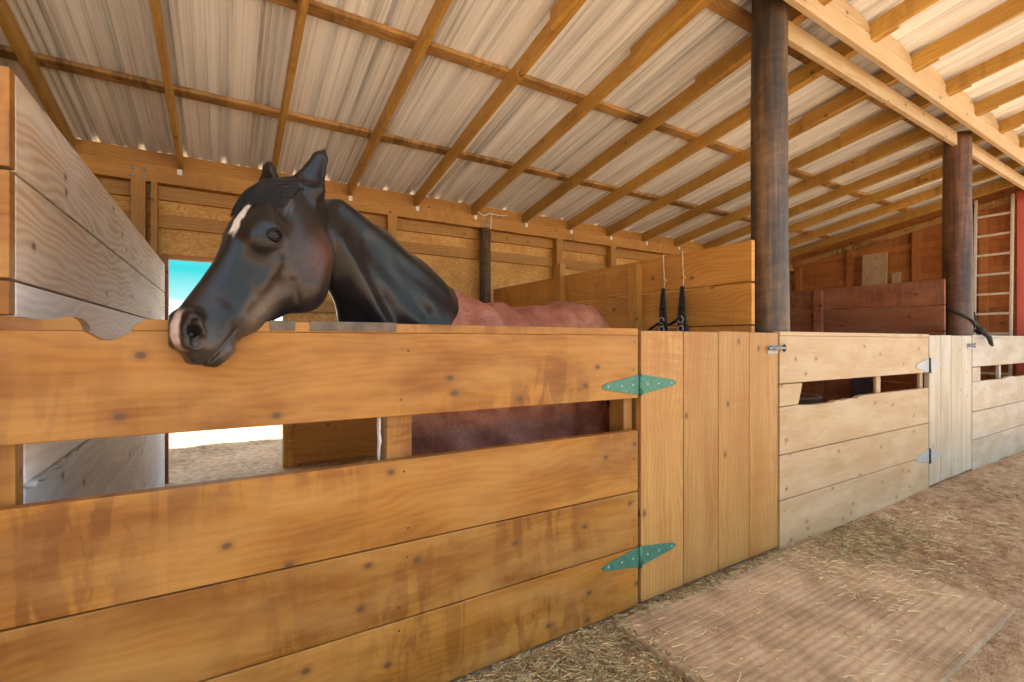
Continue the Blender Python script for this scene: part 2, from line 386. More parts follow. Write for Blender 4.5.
for (x0, x1, lb) in ((PX[0] + 0.115, PX[1] - 0.115, 'pale roof beam piece spanning between the two wooden poles'), (PX[1] + 0.115, 9.6, 'pale roof beam piece running from the farther pole to the end wall')):
    o = slab('beam', [(0, 0), (x1 - x0, 0), (x1 - x0, 0.13), (0, 0.13)], (x0, AY + 0.02, 3.205 - 0.013 * (x0 - 8)), (1, 0, -0.013), (0, 0, 1), (0, -1, 0), 0.04, M['beam'], None); tag(o, lb, 'beam', 'beam pieces in line with the poles')

def pole(x, y, r, z1, mat, label, seed):
    rr = random.Random(seed); vs = []; fs = []; seg = 28; nz = 70
    for j in range(nz):
        z = -0.03 + (z1 + 0.03) * j / (nz - 1); t = j / (nz - 1)
        cx = x + 0.006 * math.sin(t * 5 + seed); R = r * (1.04 - 0.10 * t)
        for k in range(seg):
            a = 2 * PI * k / seg
            q = 1 + 0.035 * mnoise.noise(Vector((math.cos(a) * 1.5, math.sin(a) * 1.5, z * 1.5 + seed))) + 0.012 * mnoise.noise(Vector((math.cos(a) * 3, math.sin(a) * 3, z * 14 + seed)))
            vs.append((cx + R * q * math.cos(a), y + R * q * math.sin(a), z))
    for j in range(nz - 1):
        for k in range(seg): fs.append([j * seg + k, j * seg + (k + 1) % seg, (j + 1) * seg + (k + 1) % seg, (j + 1) * seg + k])
    fs.append([(nz - 1) * seg + k for k in range(seg)])
    o = mesh_obj('support_pole', vs, fs, mat, None, None, True); tag(o, label, 'post')
pole(PX[0], PY, 0.112, 3.49, M['pole'], 'round dark brown pole at the latch side of the nearer stall door', 1)
pole(PX[1], PY, 0.118, 3.36, M['polered'], 'round red-brown pole with a black rope round it by the farther door', 5)

# ------------------------------------------------------------------ back wall
wb = empty('wall_back', (0, YB, 0)); tag(wb, 'amber framed back wall sheathed in strand board', 'wall', kind='structure')
DX0, DX1, DZ = -0.43, 0.49, 1.985                       # doorway to the yard
X0, X1 = RX0 + 0.1, 9.7
YF = YB                                                # inner face of the sheathing
def sheath(lo, hi, mat=M['osb'], par=wb): return box('sheathing', lo, hi, mat, par, 0, 0)
zt = roofz(YB + 0.02) - 0.002
sheath((X0, YF, -0.02), (DX0, YF + 0.018, zt)); sheath((DX1, YF, -0.02), (X1, YF + 0.018, zt)); sheath((DX0, YF, DZ), (DX1, YF + 0.018, zt))
box('top_board', (X0, YF - 0.039, 2.785), (X1, YF - 0.001, zt - 0.01), M['amber'], wb, 0)
box('plate', (X0, YF - 0.125, 2.625), (X1, YF - 0.045, 2.765), M['amber'], wb, 0)
box('girt', (X0, YF - 0.04, 2.50), (X1, YF - 0.001, 2.62), M['amber'], wb, 0)
box('girt', (X0, YF - 0.04, 2.255), (X1, YF - 0.001, 2.375), M['amber'], wb, 0)
for a, c in ((X0, DX0 - 0.1), (DX1 + 0.1, X1)):
    box('girt', (a, YF - 0.04, 1.55), (c, YF - 0.001, 1.67), M['amber'], wb, 0)
    box('kickboard', (a, YF - 0.04, 0.02), (c, YF - 0.001, 0.56), M['amber'], wb, 0)
for x in (-3.6, -2.1, -0.63, 1.56, 3.83, 4.80, 7.3, 8.6):
    box('stud', (x - 0.05, YF - 0.135, -0.02), (x + 0.05, YF - 0.042, 2.624), M['amber'], wb, 2)
box('stud', (-0.545, YF - 0.135, -0.02), (-0.50, YF - 0.042, 2.624), M['amber'], wb, 2)
pole_seg = lathe('round_post', [(0.072, -0.02), (0.070, 1.3), (0.066, 2.62), (0.0, 2.622)], (2.70, YF - 0.13, 0), M['pole'], wb, 20)
for x in (-0.67, -0.59, 2.66, 2.74, 6.2):
    for z in (2.66, 2.72):
        o = lathe('bolt', [(0.0, 0.012), (0.012, 0.012), (0.016, 0.004), (0.016, 0.0)], (0, 0, 0), M['zinc'], None, 10)
        o.data.transform(Matrix.Translation((x - 0, YF - 0.126 - YB, z)) @ Matrix.Rotation(PI / 2, 4, 'X')); o.parent = wb
# doorway frame
d1 = empty('door_1', ((DX0 + DX1) / 2, YB, 0)); tag(d1, 'open back doorway of the stall to the yard, thin frame', 'doorway', kind='structure')
box('jamb', (DX0 - 0.04, YF - 0.045, 0), (DX0, YF + 0.03, DZ + 0.04), M['redbrown'], d1, 2)
box('jamb', (DX1, YF - 0.045, 0), (DX1 + 0.04, YF + 0.03, DZ + 0.04), M['amber'], d1, 2)
box('head_trim', (DX0, YF - 0.045, DZ), (DX1, YF + 0.03, DZ + 0.04), M['orangewall'], d1, 0)

# left end wall (outside the picture) and gable end wall on the right
def gable(name, x, y0, y1, mat, lab):
    w = empty(name, (x, y0, 0)); tag(w, lab, 'wall', kind='structure')
    slab('sheathing', [(0, -0.02), (y1 - y0, -0.02), (y1 - y0, roofz(y1) - 0.01), (0, roofz(y0) - 0.01)], (x, y0, 0), (0, 1, 0), (0, 0, 1), (1, 0, 0), 0.02, mat, w, 0)
    return w
wl = gable('wall_left', RX0 + 0.08, RY0 + 0.1, YB, M['osb'], 'left end wall of the barn')
WX = 9.68; WY0 = 1.02
wr = gable('wall_right', WX, WY0, YB, M['orangewall'], 'orange-brown gable end wall behind the stalls')
for y in (1.98, 2.35, 3.15, 4.1, 5.0):
    box('stud', (WX - 0.085, y - 0.05, 0), (WX - 0.001, y + 0.05, roofz(y) - 0.17), M['orangewall'], wr, 2)
for z in (0.9, 1.75, 2.25, 2.75): box('girt', (WX - 0.035, 2.03, z), (WX - 0.001, YB - 0.14, z + 0.10), M['orangewall'], wr, 1)
box('sill_board', (WX - 0.04, 2.0, 0.0), (WX - 0.001, YB - 0.14, 0.3), M['redbrown'], wr, 1)
slab('rake_board', [(0, 0), (YB - WY0 - 0.1, 0), (YB - WY0 - 0.1, 0.10), (0, 0.10)], (WX - 0.09, YB - 0.05, roofz(YB - 0.05) - 0.265), (0, -1, SL), (0, 0, 1), (-1, 0, 0), 0.035, M['purlin'], wr)
d2 = empty('door_2', (WX - 0.1, 1.5, 0)); tag(d2, 'red painted door edge with white trim beside the ladder', 'door', kind='structure')
box('door_leaf', (WX - 0.13, 1.10, 0.02), (WX - 0.09, 1.992, 3.36), M['red'], d2, 2)
box('white_trim', (WX - 0.15, 1.70, 0.02), (WX - 0.131, 1.74, 3.30), M['white'], d2, 2)
box('white_trim', (WX - 0.15, 1.10, 0.02), (WX - 0.131, 1.16, 3.30), M['white'], d2, 2)

# ------------------------------------------------------------------ stall fronts
FY = 1.60; TH = 0.038
def hboard(par, x0, x1, zb0, zb1, zt0, zt1, mat, y=FY, name='board', topcurve=None, botcurve=None, th=TH):
    """board on the aisle face; topcurve/botcurve: lists of (x, z) replacing the straight edges, left to right"""
    bot = botcurve or [(x0, zb0), (x1, zb1)]
    top = topcurve or [(x0, zt0), (x1, zt1)]
    out = [(a - x0, z) for a, z in bot] + [(a - x0, z) for a, z in reversed(top)]
    return slab(name, out, (x0, y + th, 0), (1, 0, 0), (0, 0, 1), (0, -1, 0), th, mat, par, 0.0035)
def screws(par, pts, y=FY):
    for x, z in pts:
        vs = [(x, y - 0.0018, z)] + [(x + 0.0042 * math.cos(PI * k / 3), y - 0.0008, z + 0.0042 * math.sin(PI * k / 3)) for k in range(6)]
        mesh_obj('nail_head', vs, [[0, 1 + (k + 1) % 6, 1 + k] for k in range(6)], M['gap'], par)

f1 = empty('board_fence', (0.6, FY, 0)); tag(f1, 'honey-stained stall front with chewed top edge that the horse leans its head over', 'stall wall')
XL, XR = -0.62, 1.672
chew = [(-0.62, 1.281), (-0.3111, 1.281), (-0.2966, 1.272), (-0.2769, 1.2579), (-0.2529, 1.2566), (-0.2366, 1.2645), (-0.2119, 1.281), (XR, 1.281)]
capL = [(-0.62, 1.314), (-0.45, 1.314), (-0.4597, 1.315), (-0.4376, 1.3144), (-0.4167, 1.3089), (-0.3811, 1.3073), (-0.3573, 1.3091), (-0.3424, 1.3157), (-0.3292, 1.3148), (-0.3178, 1.3049), (-0.3121, 1.2923)]
capR = [(-0.2055, 1.2967), (-0.1906, 1.3077), (-0.1735, 1.3135), (-0.1407, 1.3116), (-0.02, 1.312), (0.05, 1.314), (XR, 1.314)]
hboard(f1, XL, XR, 1.004, 0.984, 0, 0, M['honey'], topcurve=chew)
hboard(f1, XL, XR, 0.562, 0.545, 0.850, 0.832, M['honey'])
hboard(f1, XL, XR, 0.292, 0.282, 0.558, 0.541, M['honey'])
hboard(f1, XL, XR, 0.004, 0.002, 0.288, 0.278, M['honey'])
hboard(f1, -0.62, -0.3111, 0, 0, 0, 0, M['honey'], y=FY - 0.001, name='top_rail', topcurve=capL, botcurve=[(-0.62, 1.2811), (-0.3111, 1.2811)], th=0.085)
hboard(f1, -0.2159, XR, 0, 0, 0, 0, M['honey'], y=FY - 0.001, name='top_rail', topcurve=capR, botcurve=[(-0.2159, 1.2811), (XR, 1.2811)], th=0.085)
for x0, x1 in ((-0.559, -0.4435), (0.483, 0.575), (1.617, 1.671)): box('stud', (x0, FY + TH + 0.001, 0.0), (x1, FY + TH + (0.10 if x0 > 0 else 0.055), 1.262 if x0 > 0 else 1.23), M['honey'], f1, 2)
screws(f1, [(XR - 0.03 + RND.uniform(-.006, .006), z) for z in (1.25, 1.12, 1.02, .79, .70, .60, .50, .41, .33, .24, .15, .05)] + [(0.53 + RND.uniform(-.02, .02), z) for z in (1.22, 1.05, .80, .60, .50, .33, .25, .05)])
o = box('rubber_strip', (0.116, FY - 0.006, 1.286), (0.185, FY + 0.086, 1.3165), M['strip'], f1, 0, 0.001); o['label'] = 'dark worn strip on the top edge'
o = box('rubber_strip', (0.2285, FY - 0.006, 1.286), (0.504, FY + 0.086, 1.3165), M['strip'], f1, 0, 0.001); o['label'] = 'dark worn strip on the top edge'
slab('torn_plastic', [(0, 0.83), (0.010, 0.82), (0.016, 0.86), (0.010, 0.90), (0.02, 0.95), (0.008, 1.0), (-0.012, 0.98), (-0.006, 0.93), (-0.02, 0.90), (-0.004, 0.87)], (0.4735, FY + TH + 0.045, 0), (0, 1, 0), (0, 0, 1), (-1, 0, 0), 0.008, M['white'], f1, 0.002)

f2 = empty('board_fence', (4.0, FY, 0)); tag(f2, 'pale plank stall front with a chewed slot between the nearer and farther doors', 'stall wall')
A, B = 2.872, 5.148
hboard(f2, A, B, 0.995, 0.985, 0, 0, M['palewood'], topcurve=[(A, 1.285), (B, 1.285)])
hboard(f2, A, B, 0.562, 0.555, 0, 0, M['palewood'], topcurve=[(A, 0.850), (3.08, 0.852), (3.14, 0.846), (3.30, 0.838), (3.45, 0.836), (3.52, 0.838), (3.56, 0.848), (3.66, 0.842), (3.74, 0.850), (3.86, 0.842), (3.9, 0.856), (3.98, 0.860), (B, 0.852)])
hboard(f2, A, B, 0.285, 0.275, 0.557, 0.550, M['palewood'])
hboard(f2, A, B, -0.02, -0.02, 0.280, 0.271, M['palewood'])
hboard(f2, A, 3.11, 0.854, 0.852, 0, 0, M['palewood'], topcurve=[(A, 0.990), (3.13, 0.988)], botcurve=[(A, 0.855), (3.08, 0.856), (3.10, 0.90)], name='short_board')
box('top_rail', (A, FY - 0.002, 1.286), (B, FY + 0.044, 1.312), M['palewood'], f2, 0)
for x0, x1 in ((2.875, 2.92), (4.265, 4.335), (5.085, 5.147)): box('stud', (x0, FY + TH + 0.001, 0), (x1, FY + TH + 0.022, 1.284), M['palewood'], f2, 2)
screws(f2, [(x + RND.uniform(-.015, .015), z + RND.uniform(-.02, .02)) for x in (2.93, 4.30, 5.08) for z in (1.22, 1.08, .80, .62, .50, .33, .22, .06)])

f3 = empty('board_fence', (7.8, FY, 0)); tag(f3, 'greyish shiny plank stall front beyond the farther door', 'stall wall')
A, B = 6.225, 9.58
hboard(f3, A, B, 1.0, 1.0, 0, 0, M['greywood'], topcurve=[(A, 1.285), (B, 1.285)])
hboard(f3, A, B, 0.562, 0.562, 0, 0, M['greywood'], topcurve=[(A, .852), (6.55, .853), (7.2, .846), (7.4, .862), (7.7, .85), (B, .853)])
hboard(f3, A, B, 0.285, 0.285, 0.557, 0.557, M['greywood'])
hboard(f3, A, B, -0.02, -0.02, 0.280, 0.280, M['greywood'])
hboard(f3, A, 6.46, 0.855, 0.855, 0.995, 0.995, M['greywood'], name='short_board')
box('top_rail', (A, FY - 0.002, 1.286), (B, FY + 0.044, 1.312), M['greywood'], f3, 0)
for x0 in (6.23, 7.22, 8.4, 9.49): box('stud', (x0, FY + TH + 0.001, 0), (x0 + 0.055, FY + TH + 0.03, 1.284), M['greywood'], f3, 2)

f0 = empty('board_fence', (-1.5, FY, 0)); tag(f0, 'tall amber board front left of the weathered divider, at the very left edge', 'stall wall')
for z0, z1 in ((0.0, 0.27), (0.275, 0.55), (0.555, 0.83), (0.835, 1.11), (1.115, 1.312)): hboard(f0, -3.4, -0.625, z0, z0, z1, z1, M['honey'])
for z0, z1 in ((1.318, 1.400), (1.406, 1.665), (1.675, 1.915)): hboard(f0, -3.4, -0.4435, z0, z0, z1, z1, M['honey'])
for x0 in (-3.4, -2.0, -0.70): box('stud', (x0, FY + TH + 0.001, 0), (x0 + 0.09, FY + TH + 0.09, 1.90), M['honey'], f0, 2)

# doors -----------------------------------------------------------
def strap_hinge(par, x, z, L, R, h, mat, y=FY):
    """two tapering leaves and a knuckle, as one hinge with parts"""
    hg = slab('hinge', [(0.012, -h), (R * 0.9, -h * 0.33), (R, -h * 0.1), (R, h * 0.1), (R * 0.9, h * 0.33), (0.012, h), (-0.012, h), (-L * 0.9, h * 0.33), (-L, h * 0.12), (-L, -h * 0.12), (-L * 0.9, -h * 0.33), (-0.012, -h)], (x, y, z), (1, 0, 0), (0, 0, 1), (0, -1, 0), 0.004, mat, par, 0.001)
    kn = tube('knuckle', [(x, y - 0.006, z - h - 0.004), (x, y - 0.006, z + h + 0.004)], 0.009, M['dark'] if mat is not M['teal'] else mat, par, 10)
    kn.parent = hg
    vs, fs = [], []
    for u in (-L * 0.86, -L * 0.5, -L * 0.2, R * 0.2, R * 0.5, R * 0.86):
        for k in range(7):
            if k == 0: b = len(vs); vs.append((x + u, y - 0.0068, z))
            a = PI * k / 3
            if k < 6: vs.append((x + u + 0.006 * math.cos(a), y - 0.0045, z + 0.006 * math.sin(a)))
        for k in range(6): fs.append([b, b + 1 + (k + 1) % 6, b + 1 + k])
    s = mesh_obj('screws', vs, fs, M['zinc'], par); s.parent = hg
    return hg
def latch(par, x, z):
    la = slab('latch', [(-0.075, -0.032), (0.03, -0.032), (0.03, 0.018), (-0.075, 0.018)], (x, FY, z), (1, 0, 0), (0, 0, 1), (0, -1, 0), 0.004, M['zinc'], par, 0.001)
    def sub(o): o.parent = la
    sub(tube('bolt', [(x - 0.085, FY - 0.016, z), (x + 0.095, FY - 0.016, z)], 0.0075, M['zinc'], par, 10))
    sub(tube('knob', [(x - 0.055, FY - 0.016, z), (x - 0.055, FY - 0.05, z - 0.006)], 0.006, M['zinc'], par, 8))
    for u in (-0.06, -0.01, 0.02): sub(tube('guide', [(x + u, FY - 0.003, z - 0.012), (x + u, FY - 0.027, z - 0.012), (x + u, FY - 0.027, z + 0.012), (x + u, FY - 0.003, z + 0.012)], 0.004, M['zinc'], par, 6))
    sub(tube('keeper', [(x + 0.082 + 0.012 * math.cos(a), FY - 0.014 + 0.0 * a, z + 0.018 * math.sin(a)) for a in [2 * PI * k / 12 for k in range(12)]], 0.006, M['dark'], par, 6, closed=True))
    return la
def door(x0, edges, mat, label):
    d = empty('stall_door', ((edges[0] + edges[-1]) / 2, FY, 0)); tag(d, label, 'stall door')
    for a, b in zip(edges[:-1], edges[1:]):
        w = b - a - 0.005; zt = 1.305 + RND.uniform(-0.003, 0.002); zb = 0.012 + RND.uniform(-0.004, 0.004)
        slab('board', [(zb, 0), (zt, 0), (zt, w), (zb, w)], (a + 0.0025, FY + TH, 0), (0, 0, 1), (1, 0, 0), (0, -1, 0), TH, mat, d, 0.004)
    for z in (0.20, 1.02): box('ledger', (edges[0] + 0.02, FY + TH, z), (edges[-1] - 0.02, FY + TH + 0.03, z + 0.14), mat, d, 0)
    return d
E1 = (1.69, 1.995, 2.278, 2.56, 2.852)
dr1 = door(1.69, E1, M['doorwood'], 'nearer closed stall door of four upright amber boards with green strap hinges')
strap_hinge(dr1, 1.682, 1.047, 0.235, 0.255, 0.047, M['teal']); strap_hinge(dr1, 1.682, 0.232, 0.235, 0.255, 0.047, M['teal'])
latch(dr1, 2.815, 1.212)
E2 = (5.162, 5.42, 5.68, 5.94, 6.21)
dr2 = door(5.162, E2, M['greywood'], 'farther closed stall door of four narrow-looking pale boards with zinc hinges')
strap_hinge(dr2, 5.155, 1.045, 0.28, 0.26, 0.06, M['zinc']); strap_hinge(dr2, 5.155, 0.27, 0.28, 0.26, 0.06, M['zinc'])
latch(dr2, 6.16, 1.212)

# ------------------------------------------------------------------ dividers between stalls
def divider(x, rows, y0, y1, mats, label, face=-1, zs0=0.0, posts=(), pmat=None):
    d = empty('stall_divider', (x, (y0 + y1) / 2, 0)); tag(d, label, 'stall wall')
    for i, (a, b) in enumerate(rows):
        m = mats[i] if isinstance(mats, list) else mats
        f0_ = 0.062 if (x < 0 and a < 1.1) else 0.0
        slab('board', [(f0_, a), (y1 - y0, a), (y1 - y0, b), (f0_, b)], (x, y0, 0), (0, 1, 0), (0, 0, 1), (1, 0, 0), 0.036, m, d, 0.0035)
    for (py, side, pz) in posts:
        if side < 0: box('post', (x - 0.062, py - 0.045, 0), (x - 0.001, py + 0.045, pz), pmat, d, 2)
        else: box('post', (x + 0.037, py - 0.045, 0), (x + 0.10, py + 0.045, pz), pmat, d, 2)
    return d
dv1 = divider(-0.479, [(0.0, 0.28), (0.285, 0.60), (0.606, 0.870), (0.882, 1.125), (1.131, 1.400), (1.407, 1.666), (1.673, 1.915)], FY + TH + 0.002, 5.02, [M['dividerwhite'], M['dividerwhite'], M['dividerwhite'], M['dividerwhite'], M['dividerwhite'], M['divider'], M['divider']],
        'tall weathered divider with whitish grain behind the chewed stall front, at left', posts=((2.9, 1, 1.9), (4.2, 1, 1.9))[:0], pmat=M['amber'])
# posts on its far side
for y in (2.6, 4.6): box('post', (-0.582, y - 0.045, 0), (-0.480, y + 0.045, 1.88), M['amber'], dv1, 2)
# dirty crack with web, on the lower board
crk = tube('dirty_web', [(-0.4425, 1.71 + 0.05 * i, 0.8755 + 0.006 * math.sin(i * 2.3)) for i in range(13)], [0.020, 0.013, 0.017, 0.010, 0.014, 0.016, 0.011, 0.008, 0.006, 0.005, 0.004, 0.003, 0.002], M['web'], dv1, 7, flat=0.5)
dv2 = divider(2.80, [(0.0, 0.27), (0.276, 0.54), (0.546, 0.81), (0.818, 1.08), (1.088, 1.35), (1.358, 1.618), (1.628, 1.885)], 1.735, 5.04, M['amber'],
        'tall amber divider behind the blanketed horse, a black halter hanging on it', posts=((2.68, -1, 1.86), (3.66, -1, 2.0)), pmat=M['amber'])
dv3 = divider(6.16, [(0.0, 0.27), (0.276, 0.54), (0.546, 0.81), (0.818, 1.08), (1.088, 1.35), (1.358, 1.615), (1.622, 1.88)], 1.79, 5.04, M['redbrown'],
        'dark red-brown stall divider seen between the two round poles', posts=((2.95, -1, 1.86), (4.3, -1, 1.86)), pmat=M['redbrown'])

# ------------------------------------------------------------------ loose things
# ladder on the end wall
la = empty('ladder', (WX - 0.14, 2.2, 0)); tag(la, 'tall pale metal ladder standing against the gable end wall, right', 'ladder')
lx0, lx1 = WX - 0.30, WX - 0.155
def lpt(y, z, dx=0): t = z / 3.3; return (lx0 + (lx1 - lx0) * t, y, z)
for y in (2.02, 2.40):
    slab('rail', [(0, 0), (3.33, 0), (3.33, 0.055), (0, 0.055)], (lx0, y - 0.014, 0), ((lx1 - lx0) / 3.3, 0, 1), (-1, 0, 0), (0, 1, 0), 0.028, M['alu'], la)
for k in range(11):
    z = 0.22 + 0.285 * k; p, q = lpt(2.034, z), lpt(2.386, z)
    box('rung', (p[0] - 0.045, p[1], z - 0.016), (p[0] - 0.012, q[1], z + 0.016), M['alu'], la, 1)
tube('hook', [(lx1 - 0.03, 2.41, 3.22), (lx1 - 0.09, 2.42, 3.27), (lx1 - 0.10, 2.47, 3.22), (lx1 - 0.06, 2.50, 3.16)], 0.012, M['dark'], la)

# boards leaning on the end wall
def leaner(y0, w, h, mat, label):
    t = (0.16) / h
    o = slab('loose_board', [(0, 0), (h, 0), (h, w), (0, w)], (WX - 0.36, y0, 0.02), Vector((t, 0, 1)), (0, 1, 0), (-1, 0, t), 0.022, mat, None); tag(o, label, 'board', 'offcuts leaning on the end wall')
leaner(3.48, 0.36, 2.72, M['palewood'], 'wide pale board leaning against the orange gable end wall')
leaner(3.30, 0.12, 2.36, M['palewood'], 'narrow short board beside the wide leaning board')
leaner(2.60, 0.13, 2.95, M['beam'], 'narrow tall board leaning just left of the farther pole')

def mat_obj(x0, x1, y0, y1, ang, label, pitch=0.034, along='x'):
    e = []; vs = []; fs = []
    nx = 40; ny = int((y1 - y0) / pitch) * 4
    ca, sa = math.cos(ang), math.sin(ang); cx, cy = (x0 + x1) / 2, (y0 + y1) / 2
    def top(u, v):
        r = (v / pitch) % 1.0
        h = 0.006 + (0.0015 if 0.18 < r < 0.82 else 0.0)
        x, y = cx + (u - cx) * ca - (v - cy) * sa, cy + (u - cx) * sa + (v - cy) * ca
        return (x, y, h + 0.006 + 0.007 * fbm(x, y, 1.6))
    for j in range(ny + 1):
        for i in range(nx + 1):
            jt = 0.006 * mnoise.noise(Vector((i * 0.4, j * 0.3, 1)))
            vs.append(top(x0 + (x1 - x0) * i / nx + (jt if i in (0, nx) else 0), y0 + (y1 - y0) * j / ny))
    W = nx + 1; nt = len(vs)
    for j in range(ny):
        for i in range(nx): a = j * W + i; fs.append([a, a + 1, a + W + 1, a + W])
    rim = [i for i in range(W)] + [j * W + nx for j in range(1, ny + 1)] + [ny * W + i for i in range(nx - 1, -1, -1)] + [j * W for j in range(ny - 1, 0, -1)]
    for k in rim: vs.append((vs[k][0], vs[k][1], -0.02))
    for k in range(len(rim)):
        k2 = (k + 1) % len(rim); fs.append([rim[k2], rim[k], nt + k, nt + k2])
    o = mesh_obj('rubber_mat', vs, fs, M['mat']); tag(o, label, 'mat'); return o
mat_obj(1.47, 3.15, 0.66, 1.545, 0.0, 'dusty ribbed rubber mat on the aisle floor before the nearer door')
mat_obj(-0.2, 1.3, 3.55, 4.7, 0.0, 'dusty ribbed rubber mat inside the stall before its back doorway')

# tub and barrel in the second stall
tb = empty('feed_tub', (3.95, 2.15, 0)); tag(tb, 'low round dark rubber feed tub seen through the chewed slot', 'tub')
lathe('bowl', [(0.0, 0.44), (0.20, 0.44), (0.22, 0.80), (0.23, 0.815), (0.25, 0.815), (0.252, 0.80), (0.23, 0.78), (0.215, 0.41), (0.0, 0.40)], (3.95, 2.15, 0.0), M['tub'], tb, 36)
lathe('pedestal', [(0.0, 0.41), (0.16, 0.405), (0.20, 0.0), (0.0, 0.0)], (3.95, 2.15, 0), M['tub'], tb, 36)
o = slab('loose_board', [(0, 0), (1.22, 0), (1.22, 0.19), (0, 0.19)], (5.99, 2.38, 0.0), Vector((0.10, 0, 1.0)), (0, 1, 0), (-1, 0, 0.10), 0.022, M['blue'], None); tag(o, 'dark slate board leaning on the red-brown divider, seen through the chewed slot', 'board')
# crumpled bag in the third stall's slot
def blob(name, c, r, mat, seed, parent=None, amp=0.25):
    vs, fs = [], []; nu, nv = 28, 18
    for j in range(nv + 1):
        th = PI * j / nv
        for i in range(nu):
            ph = 2 * PI * i / nu; d = Vector((math.sin(th) * math.cos(ph), math.sin(th) * math.sin(ph), math.cos(th)))
            q = 1 + amp * mnoise.noise(d * 3.1 + Vector((seed, 0, 0))); vs.append((c[0] + d.x * r[0] * q, c[1] + d.y * r[1] * q, c[2] + d.z * r[2] * q))
    for j in range(nv):
        for i in range(nu): fs.append([j * nu + i, (j + 1) * nu + i, (j + 1) * nu + (i + 1) % nu, j * nu + (i + 1) % nu])
    return mesh_obj(name, vs, fs, mat, parent, None, True)
bg = blob('plastic_bag', (6.80, 1.80, 0.48), (0.16, 0.12, 0.48), M['zinc'], 3); tag(bg, 'shiny silvery feed bag in the slot of the greyish stall front', 'bag')

# halter on the divider
hx = 2.765
ha = empty('horse_halter', (hx, 2.3, 1.885)); tag(ha, 'black webbing halter hanging by twine on the amber divider', 'halter')
def strapY(pts, r=0.012, name='strap', m='blacknylon', flat=0.35): return tube(name, [(hx + dx, y, z) for y, z, dx in pts], r, M[m], ha, 8, flat=flat)
ya, yb = 2.395, 2.225
for y in (ya, yb):
    strapY([(y, 1.888, 0.02), (y, 1.888, 0.0), (y + 0.01, 1.80, 0.012), (y, 1.70, 0.01), (y, 1.62, 0.005)], 0.004, 'twine', 'twine', 1.0)
    strapY([(y + 0.03, 1.70, 0.01), (y, 1.72, 0.0), (y - 0.02, 1.695, 0.01)], 0.004, 'twine', 'twine', 1.0)
    strapY([(y, 1.64, 0), (y + 0.014, 1.55, 0), (y + 0.026, 1.42, 0), (y + 0.022, 1.30, 0), (y - 0.005, 1.16, 0)], 0.019)
    strapY([(y, 1.64, -0.01), (y - 0.018, 1.55, -0.014), (y - 0.024, 1.43, -0.014), (y - 0.036, 1.3, -0.01), (y - 0.04, 1.16, 0)], 0.016)
    strapY([(y + 0.02, 1.50, -0.02), (y, 1.49, -0.025), (y - 0.03, 1.505, -0.02)], 0.014, 'buckle_strap')
    for zz in (1.405, 1.34): tube('ring', [(hx - 0.022, y + 0.022 * math.cos(a), zz + 0.022 * math.sin(a)) for a in [2 * PI * k / 14 for k in range(14)]], 0.005, M['zinc'], ha, 6, closed=True)
strapY([(ya + 0.20, 1.29, 0), (ya + 0.10, 1.36, 0), (ya, 1.40, -0.01)], 0.018)
strapY([(ya, 1.41, -0.02), (ya - 0.05, 1.375, -0.03), ((ya + yb) / 2, 1.372, -0.03), (yb + 0.03, 1.40, -0.03), (yb, 1.43, -0.02)], 0.021)
strapY([(ya, 1.18, 0), ((ya + yb) / 2, 1.13, -0.02), (yb, 1.17, 0)], 0.018)
strapY([(yb, 1.42, -0.01), (yb - 0.04, 1.36, 0), (yb - 0.06, 1.22, 0)], 0.014)

# rope round the farther pole
rp = []
for k in range(15):
    a = math.radians(150 + 13.5 * k); rp.append((PX[1] + 0.127 * math.cos(a), PY + 0.127 * math.sin(a), 1.60 - 0.018 * k if k < 12 else 1.384 - 0.02 * (k - 12)))
rope = empty('rope', (PX[1], PY - 0.13, 1.4)); tag(rope, 'black rope looped round the farther pole, knotted end over the fence top', 'rope')
tube('loop', rp, 0.014, M['blacknylon'], rope)
kx, ky = PX[1] + 0.12, 1.56
tube('tail', [(rp[-1][0], rp[-1][1], rp[-1][2]), (kx, 1.66, 1.36), (kx + 0.02, 1.60, 1.345), (kx + 0.03, ky, 1.29), (kx + 0.06, ky - 0.005, 1.23), (kx + 0.12, ky, 1.21)], [0.014, 0.016, 0.02, 0.022, 0.018, 0.014], M['blacknylon'], rope)
blob('knot', (kx + 0.01, 1.62, 1.355), (0.035, 0.035, 0.035), M['blacknylon'], 8, rope, 0.4)
tube('upper_end', [(kx + 0.0, 1.63, 1.36), (kx - 0.01, 1.65, 1.46), (kx - 0.02, 1.66, 1.55)], [0.012, 0.009, 0.005], M['blacknylon'], rope)

# wires on the back wall
w1 = tube('electric_cable', [(2.58, 5.03, 2.80), (2.66, 5.03, 2.76), (2.74, 5.02, 2.80), (2.86, 5.02, 2.79), (3.0, 5.04, 2.81)], 0.006, M['white']); tag(w1, 'short white cable looped over the back wall plate above the round post', 'cable')
w1b = tube('loose_end', [(2.76, 5.02, 2.795), (2.75, 5.01, 2.70), (2.74, 5.01, 2.60)], 0.007, M['white']); w1b.parent = w1
w2 = tube('drop_wire', [(4.03, 5.02, 2.72), (4.03, 5.03, 2.4), (4.03, 5.02, 2.0)], 0.004, M['zinc']); tag(w2, 'thin grey wire hanging straight down from a rafter foot at the back wall', 'wire')

